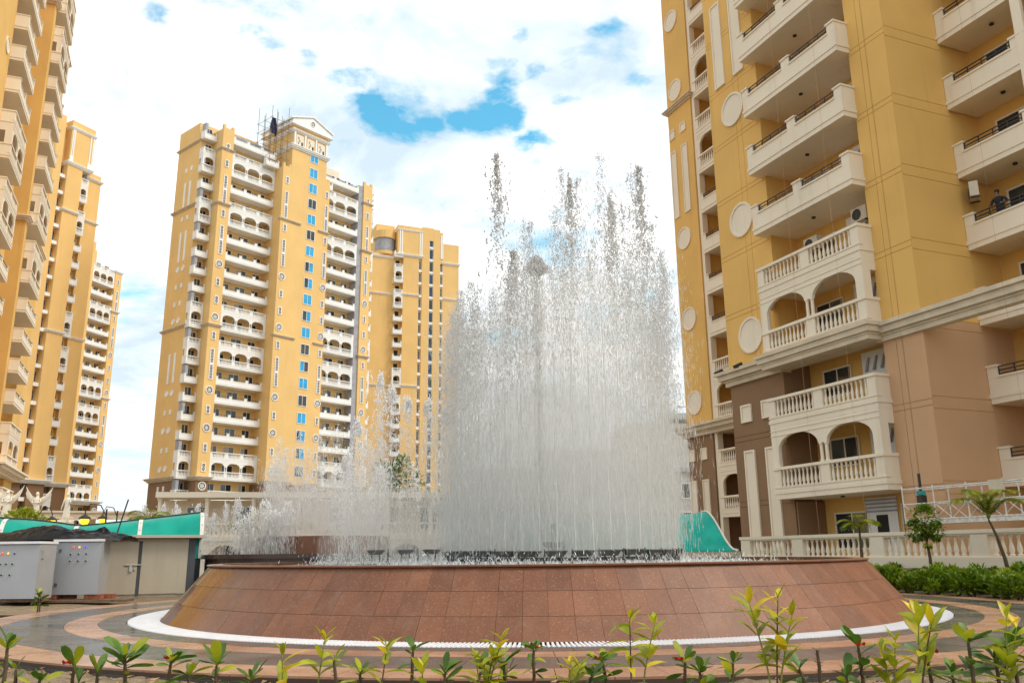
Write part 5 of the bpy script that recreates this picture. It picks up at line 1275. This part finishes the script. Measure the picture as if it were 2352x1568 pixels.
# second group of foam-headed jets, left
five = [(-3.15, 19.8, 4.05, 'leftmost and highest of the foam-headed jets'), (-2.85, 19.9, 3.75, 'second from left of the foam-headed jets'), (-2.48, 20.0, 3.50, 'third from left of the foam-headed jets'), (-2.06, 20.0, 3.42, 'fourth from left of the foam-headed jets, with a broad head'), (-1.62, 20.0, 3.25, 'rightmost of the foam-headed jets, against the big spray'), (-3.6, 19.6, 2.9, 'low foam-headed jet left of the highest one'), (-4.1, 20.6, 2.2, 'lowest foam-headed jet, far left of its row')]
for i, (x, y, h, nm) in enumerate(five):
    t = jet(x, y, h, 420, 420, 900+i, nm, None, .13, z0=1.15, dsize=(.006, .018), tops=.5, dm='foam')
    hd_ = MB(); r_ = random.Random(70+i)
    for k_ in range(420):
        d = rdir(r_, -60, 90); q = r_.random()**.35; needle(hd_, d.x*.085*q, d.y*.085*q, 1.15+h-.18+d.z*.20*q, r_.uniform(.02,.07), r_.uniform(.006,.013), r_.gauss(0,.012), r_.gauss(0,.012), r_)
    for k_ in range(160): needle(hd_, r_.gauss(0,.04), r_.gauss(0,.04), 1.15+h-.3-r_.random()**1.5*1.3, r_.uniform(.03,.1), r_.uniform(.005,.010), .01, .01, r_)
    obj('head', hd_.mesh('head', False, False), M['foam'], t)['kind'] = 'stuff'
# fine sprays over the back tier
GB = 'one of the fine low jets rising from the dark back basin'
for i in range(26):
    a = 2*math.pi*i/26; x, y = BX+1.7*math.cos(a), BY+1.7*math.sin(a)
    jet(x, y, rj.uniform(2.0, 3.3), 520, 190, 1300+i, GB, 'fine jets of the back basin', .14, z0=1.65, stem=False, dsize=(.005, .014), w=(.003, .007), dm='foam')
for i in range(9):
    x, y = -7.9+.17*i+rj.uniform(-.05, .05), 25.2+.2*rj.random()
    jet(x, y, rj.uniform(1.0, 1.6), 600, 80, 1500+i, 'one of the short white jets at the left end of the back basin', 'short jets left of the back basin', .12, z0=1.05, stem=False, w=(.003, .007), dm='foam')
for i in range(14):
    x = -4.4+.26*i; jet(x, 21.4+rj.uniform(-.4, .6), rj.uniform(1.2, 2.6), 420, 120, 1600+i, 'one of the low misty jets between the back basin and the big spray', 'low jets between back basin and big spray', .16, z0=1.0, stem=False, w=(.003, .006), dm='foam')
for i in range(12):
    x = -18.0+.42*i; jet(x, 42+rj.uniform(-.5, .5), 2.7+rj.uniform(-.5, .5), 420, 220, 1700+i, 'one of the white jets of the far fountain above the left canopy', 'jets of the far fountain', .22, z0=.6, stem=False, dsize=(.010, .028), w=(.006, .014), dm='foam')
# churned water and splash round the jets
sp = MB(); r_ = random.Random(17)
for i in range(9000):
    a = r_.uniform(0, 6.283); rr_ = abs(r_.gauss(2.4, .8)); x, y = JX+rr_*math.cos(a), JY+rr_*math.sin(a); q = r_.random()**3
    needle(sp, x, y, ZW-.02+.25*q*r_.random(), r_.uniform(.02, .10), r_.uniform(.003, .010), r_.gauss(0,.02), r_.gauss(0,.02), r_)
for i in range(3500):
    x, y = r_.uniform(-4.6, -.6), r_.gauss(20.4, .9); needle(sp, x, y, ZW-.02+.22*r_.random()**3, r_.uniform(.02, .09), r_.uniform(.003, .009), r_.gauss(0,.02), r_.gauss(0,.02), r_)
kind(obj('splash', sp.mesh('splash', False, False), M['foam']), 'stuff')
# mist hanging in the curtain
def mist(name, x, y, r0, r1, z0, z1, dens):
    m_ = bpy.data.materials.new(name); m_.use_nodes = True; t = m_.node_tree; t.nodes.remove(t.nodes['Principled BSDF'])
    v = t.nodes.new('ShaderNodeVolumePrincipled'); v.inputs['Density'].default_value = dens; v.inputs['Color'].default_value = (.985, .98, .97, 1); v.inputs['Anisotropy'].default_value = .2
    t.links.new(v.outputs[0], t.nodes['Material Output'].inputs['Volume'])
    return kind(obj('mist', MB().lathe([(.01, z0), (r0, z0), (r0*1.02, z0+(z1-z0)*.3), (r1*.9, z0+(z1-z0)*.75), (r1*.55, z1), (.01, z1+.05)], 28, (x, y, 0), caps=False), m_), 'stuff')
MIST = 1
if MIST:
    mist('mist_main', JX, JY, 2.4, 2.35, ZW+.02, 6.9, .20)
    mist('mist_dense', JX, JY, 2.2, 2.1, ZW+.05, 4.4, .30)
    mist('mist_low', -2.8, 20.9, 1.9, 1.5, ZW+.03, 2.6, .13)
    mist('mist_back', BX, BY, 1.95, 1.8, 1.64, 3.2, .22)
# nozzle lights
M['noz'] = plain('nozzle_metal', (.10, .09, .08), .5, .3, .3, 12); M['noz2'] = plain('nozzle_lens', (.22, .21, .19), .3)
pr_ = thing('ring_pipe', 'dark circular feed pipe under the nozzle lights of the big spray', 'pipe', (JX, JY, 0)); obj('pipe', MB().lathe([(JR+.03, .91), (JR+.06, .94), (JR+.03, .97), (JR, .94), (JR+.03, .91)], 72, caps=False), M['noz'], pr_)
nz = thing('nozzle_light', 'one of the dark tray-shaped nozzle lights standing in the water under the big spray', 'nozzle', (0, 0, 0), 0, 'nozzle lights of the big spray')
obj('tray', MB().hexa([(-.13,-.07,.99),(.13,-.07,.99),(.13,.07,.99),(-.13,.07,.99)], [(-.19,-.09,1.075),(.19,-.09,1.075),(.19,.09,1.075),(-.19,.09,1.075)]).box(-.2,.2,-.1,.1,1.075,1.09), M['noz'], nz)
for s_ in (-1, 1): obj('leg', MB().tube([(s_*.08,0,.70),(s_*.09,0,1.0)], .018, 6), M['noz'], nz)
obj('lens', MB().box(-.16,.16,-.07,.07,1.0905,1.098), M['noz2'], nz); obj('tip', MB().lathe([(.025,.8),(.025,1.0),(.012,1.06),(.010,1.12)], 8, (.28,0,0)), M['noz'], nz)
for i in range(30):
    a = 2*math.pi*i/30; o = nz if i == 0 else copy_tree(nz)
    o.location = (JX+(JR+.03)*math.cos(a), JY+(JR+.03)*math.sin(a), rj.uniform(-.01, .01)); o.rotation_euler = (0, 0, a+math.pi/2)
for k_, (x, y) in enumerate(((-3.15, 19.8), (-2.5, 20.0), (-1.9, 20.0), (.75, 16.9))):
    o = copy_tree(nz); o.location = (x, y, .06 if k_ < 3 else .16); o.rotation_euler = (0, 0, .2*k_)
    o['label'] = ('dark nozzle light under the leftmost foam-headed jets', 'dark nozzle light under the third foam-headed jet', 'dark nozzle light under the fourth foam-headed jet', 'dark raised nozzle light in the centre of the spray ring')[k_]
cp = thing('centre_pipe', 'upright grey pipe in the centre of the spray ring', 'pipe', (.78, 16.95, 0)); obj('pipe', MB().lathe([(.05,.7),(.05,1.52),(.06,1.53),(.06,1.6)], 12), M['noz2'], cp)
# ------------------------------------------------------------------ planting in front of the camera
def leaf_mesh(ln, wd, droop, fold, seed, tip=.85):
    def make():
        mb = MB(); leaf_quads(mb, (0,0,0), (1,0,0), (0,0,1), ln, wd, fold, droop, 6); r_ = random.Random(seed)
        mb.v = [(x, y+.05*wd*math.sin(x/ln*7+seed), z+.04*wd*math.sin(x/ln*9+seed*2)) for x, y, z in [tuple(v) for v in mb.v]]
        return mb.mesh('leaf', True)
    return cached(('leaf', ln, wd, droop, fold, seed), make)
def obl_mesh(ln, wd, seed):
    def make():
        vs = []; n = 6
        for i in range(n+1):
            t_ = i/n; w = wd*.5*max(.06, math.sin(math.pi*min(1, t_*.9+.02)**1.5)**.75); z = -.12*ln*t_*t_+.03*ln*math.sin(t_*5+seed)
            vs += [(ln*t_, -w, z+w*.25), (ln*t_, 0, z), (ln*t_, w, z+w*.25)]
        mb = MB(); mb.add(vs, [f for i in range(n) for f in ((3*i,3*i+1,3*i+4,3*i+3), (3*i+1,3*i+2,3*i+5,3*i+4))]); return mb.mesh('leaf', True)
    return cached(('obl', ln, wd, seed), make)
_lm = {}
def put_leaf(t, me, mat, p, az_, el, roll=0, s_=1):
    key = (me.name, mat)
    if key not in _lm:
        q = me.copy(); q.materials.clear(); q.materials.append(M[mat]); _lm[key] = q
    o = obj('leaf', _lm[key], None, t, p); o.rotation_euler = (roll, -el, az_); o.scale = (s_, s_, s_); return o
def euphorbia(loc, h, label, seed, flowers=0, leaves=8, stems=1, size=1.0, bare=False, lean=0):
    r_ = random.Random(seed); t = thing('thorn_plant', label, 'plant', loc, r_.uniform(-.3, .3))
    for k_ in range(stems):
        bx, by = (r_.uniform(-.05, .05)*k_, r_.uniform(-.03, .03)*k_); hh = h*(1 if k_ == 0 else r_.uniform(.55, .85)); lx = lean+r_.uniform(-.05, .05)
        pts = [(bx, by, -.06)]+[(bx+lx*q/4+r_.gauss(0,.004), by+r_.gauss(0,.004), hh*q/4*.86) for q in range(1, 5)]
        st = MB().tube(pts, [.013,.014,.0135,.013,.010], 7)
        for i in range(26):   # thorns
            q = r_.random(); a = r_.uniform(0, 6.28); p = Vector((bx+lx*q, by, hh*.86*q)); d = Vector((math.cos(a), math.sin(a), .35)); st.tube([p+d*.009, p+d*.034], [.003, .0006], 3, False)
        obj('stem', st, M['stem'], t)
        top = Vector(pts[-1]); nl = (4 if bare else int(leaves*1.7))
        for i in range(nl):
            me = obl_mesh(.15*size, .058*size, i % 4) if not bare else obl_mesh(.08, .035, 1)
            q = 1-.03*r_.random() if i < nl*.45 else r_.uniform(.35, .95)
            a = 2.4*i+r_.uniform(-.5, .5); e = R(r_.uniform(20, 75)) if i < nl*.45 else R(r_.uniform(-15, 45))
            put_leaf(t, me, 'darkleaf' if r_.random() < .74 else 'yleaf', (bx+(top.x-bx)*q, by+(top.y-by)*q, top.z*q), a, e, r_.uniform(-.7, .7), r_.uniform(.5, 1.3))
        for i in range(flowers if k_ == 0 else 0):
            a = r_.uniform(0, 6.28); p = top+Vector((math.cos(a)*.045, math.sin(a)*.045-.02, .02+.02*r_.random())); fm = MB()
            for q in range(2):
                s_ = 1 if q else -1; fm.add([tuple(p+Vector(v)*1.1) for v in ((0,0,0), (s_*.02,-.008,.016), (s_*.034,0,.004), (s_*.026,.01,-.014))], [(0,1,2,3)])
            fm.ball(tuple(p), .008, .008, .008, 6, 4); obj('flower', fm, M['red'], t)
    return t
def sprig(loc, tops, label, seed, size=1.0, gold=.25, pairs=4):
    """thin stems with opposite lance-shaped leaves; tops are (dx, dy, height)"""
    r_ = random.Random(seed); t = thing('leafy_sprig', label, 'plant', loc)
    for (dx_, dy_, h) in tops:
        pts = [Vector((0,0,-.06)), Vector((dx_*.35, dy_*.3, h*.4)), Vector((dx_*.75, dy_*.7, h*.75)), Vector((dx_, dy_, h*.93))]
        obj('stem', MB().tube(pts, [.0075, .0065, .005, .003], 6), M['gstem'] if r_.random() < .6 else M['stem'], t)
        n = max(2, int(pairs*h/.45))
        for i in range(n):
            q = .30+.70*(i+.4*r_.random())/n if n > 1 else .9; p = pts[1].lerp(pts[3], min(1, (q-.3)/.7)); a0 = r_.uniform(0, 3.14)+i*1.57
            for s_ in (0, 1):
                if r_.random() < .14: continue
                a = a0+math.pi*s_+r_.uniform(-.3, .3); el = R(r_.uniform(15, 60)); dr = r_.choice((.15, .35, .55))
                put_leaf(t, leaf_mesh(.19*size, .062*size, dr, .35, r_.randrange(4)), 'goldleaf' if r_.random() < gold*(1 if i >= n-2 else .4) else 'yleaf', p, a, el, r_.uniform(-.5, .5), r_.uniform(.75, 1.25))
        for s_ in range(3): put_leaf(t, leaf_mesh(.14*size, .046*size, .15, .4, s_), 'goldleaf' if r_.random() < gold*2 else 'yleaf', pts[3], r_.uniform(0, 6.28), R(r_.uniform(40, 80)), 0, r_.uniform(.7, 1.1))
    return t
# positions: (x, y) on the soil, plant height
def sp_(x, y): return (x, y, soil_z(x, y))
euphorbia(sp_(-3.40, 6.01), 0.61, 'thorny plant with rounded leaves cut by the left edge', 1, leaves=9)
euphorbia(sp_(-3.49, 6.36), 0.43, 'short thorny plant with two upright leaves near the lower left corner', 2, leaves=4)
euphorbia(sp_(-3.21, 6.50), 0.43, 'thorny plant with a red flower and a bare thorny stem, lower left', 3, flowers=2, stems=2, leaves=4)
euphorbia(sp_(-2.73, 6.34), 0.51, 'bushy dark green thorny plant with long leaves, left of the red-berried one', 4, leaves=12, size=1.25)
euphorbia(sp_(-2.64, 6.75), 0.40, 'thorny plant with orange-red buds under dark rounded leaves, lower left', 5, leaves=8, flowers=2)
euphorbia(sp_(-2.27, 6.89), 0.38, 'thorny plant with pale spreading leaves, midway along the lower left', 6, leaves=9, size=1.2)
euphorbia(sp_(-1.33, 6.77), 0.39, 'small thorny plant with a bare lower stem, right of the tall golden-tipped sprig', 7, leaves=5)
euphorbia(sp_(-0.84, 7.20), 0.40, 'thorny plant with crooked bare stem and one upright leaf, left of centre', 8, leaves=5)
euphorbia(sp_(-0.32, 7.24), 0.29, 'low thorny plant with a red flower at the foot of the big centre sprig', 9, leaves=6, flowers=2)
euphorbia(sp_(-0.06, 6.90), 0.34, 'thorny plant with spreading green leaves right under the big centre sprig', 10, leaves=9)
euphorbia(sp_(0.15, 7.25), 0.41, 'thorny plant with two upright leaves and red buds, just right of the centre sprig', 11, leaves=7, flowers=2, stems=1)
euphorbia(sp_(0.74, 7.21), 0.35, 'thorny plant with rounded leaves left of the two thin twin sprigs', 12, leaves=9, flowers=1)
euphorbia(sp_(1.25, 6.79), 0.37, 'thorny plant with red flower right of the two thin twin sprigs', 13, leaves=8, flowers=2)
euphorbia(sp_(1.67, 7.06), 0.32, 'low thorny plant with broad leaves left of the three-stemmed sprig', 14, leaves=8, size=1.15)
euphorbia(sp_(2.21, 6.91), 0.31, 'low thorny plant with pointed leaves right of the three-stemmed sprig', 15, leaves=8)
euphorbia(sp_(2.21, 6.54), 0.49, 'bare thorny stem with a tiny tuft of leaves, right of the three-stemmed sprig', 16, bare=True)
euphorbia(sp_(2.61, 6.76), 0.47, 'thorny plant with thick stem and pale flower bud, second right of the bare thorny stem', 17, leaves=6, stems=2, flowers=1)
euphorbia(sp_(3.05, 6.58), 0.43, 'thorny plant with red flower amid the tall sprigs at lower right', 18, leaves=7, flowers=2)
euphorbia(sp_(3.12, 6.15), 0.58, 'thorny plant with a crown of yellow-green leaves at lower right', 19, leaves=10, flowers=1, size=1.1)
euphorbia(sp_(3.40, 6.40), 0.40, 'broad-leaved dark thorny plant at the lower right', 20, leaves=11, size=1.3)
euphorbia(sp_(3.52, 6.34), 0.51, 'thorny plant cut by the right edge', 21, leaves=9)
sprig(sp_(-1.67, 6.49), [(-0.02, 0.0, 0.44)], 'low yellow-leaved sprig left of the tall golden-tipped sprig', 50, )
sprig(sp_(-1.51, 6.83), [(0.05, 0.0, 0.5)], 'tall sprig with a golden top leaf, left of centre', 51, )
sprig(sp_(-1.00, 6.62), [(0.05, 0.0, 0.48)], 'leaning sprig with a golden top leaf, left of the crooked thorny plant', 52, )
sprig(sp_(-0.72, 6.96), [(-0.0, 0.0, 0.27)], 'very low yellow sprig at the bottom edge, left of centre', 53, pairs=5)
sprig(sp_(-0.24, 6.70), [(0.14, 0.0, 0.54), (-0.06, 0.0, 0.4), (0.07, 0.0, 0.41)], 'big many-leaved yellow-green sprig at the centre of the bottom edge', 54, )
sprig(sp_(0.41, 6.99), [(0.01, 0.0, 0.27), (0.09, 0.0, 0.25)], 'low yellow sprig fanning out right of the centre', 55, )
sprig(sp_(0.85, 6.65), [(0.01, 0.0, 0.68)], 'left one of the two thin twin sprigs in front of the basin', 56, )
sprig(sp_(0.95, 6.94), [(0.14, 0.0, 0.63)], 'right one of the two thin twin sprigs in front of the basin', 57, )
sprig(sp_(1.85, 6.44), [(-0.14, 0.0, 0.8), (0.07, 0.0, 0.83), (0.16, 0.0, 0.7)], 'tallest sprig, three-stemmed with yellow top leaves, right of centre', 58, )
sprig(sp_(2.69, 6.46), [(0.06, 0.0, 0.54), (-0.04, 0.0, 0.45)], 'leafy sprig left of the tall pair at lower right', 59, )
sprig(sp_(2.71, 6.13), [(0.08, 0.0, 0.71), (0.16, 0.0, 0.66)], 'tall two-stemmed sprig with broad pale leaves at lower right', 60, size=1.2)
sprig(sp_(3.33, 6.16), [(0.08, 0.0, 0.72), (0.14, 0.0, 0.65)], 'tall sprig near the right edge', 61, )
euphorbia(sp_(-3.30, 6.29), 0.36, 'low leafy weed just right of the short two-leaved plant, lower left', 200, leaves=9)
euphorbia(sp_(-2.98, 6.45), 0.35, 'low leafy weed left of the bushy dark green thorny plant', 201, leaves=9)
euphorbia(sp_(-2.40, 6.68), 0.31, 'low leafy weed between the red-budded plant and the pale spreading one', 202, leaves=9)
euphorbia(sp_(-1.98, 6.82), 0.28, 'low leafy weed left of the low yellow-leaved sprig', 203, leaves=9)
euphorbia(sp_(-1.18, 7.00), 0.26, 'low leafy weed left of the leaning golden-tipped sprig', 204, leaves=9)
euphorbia(sp_(-0.56, 7.08), 0.23, 'low leafy weed left of the big centre sprig', 205, leaves=9)
euphorbia(sp_(0.56, 7.08), 0.23, 'low leafy weed left of the twin sprigs', 206, leaves=9)
euphorbia(sp_(1.45, 6.95), 0.23, 'low leafy weed below the right rim of the basin, right of twin sprigs', 207, leaves=9)
euphorbia(sp_(2.42, 6.67), 0.27, 'low leafy weed between bare thorny stem and thick-stemmed plant', 208, leaves=9)
euphorbia(sp_(3.11, 6.38), 0.31, 'low leafy weed left of the yellow-green crowned plant', 209, leaves=9)
euphorbia((-9.95, 18.4, -.06), .42, 'small red-flowered thorny plant at the left edge in front of the grey cabinets', 321, leaves=9, flowers=4, stems=2)
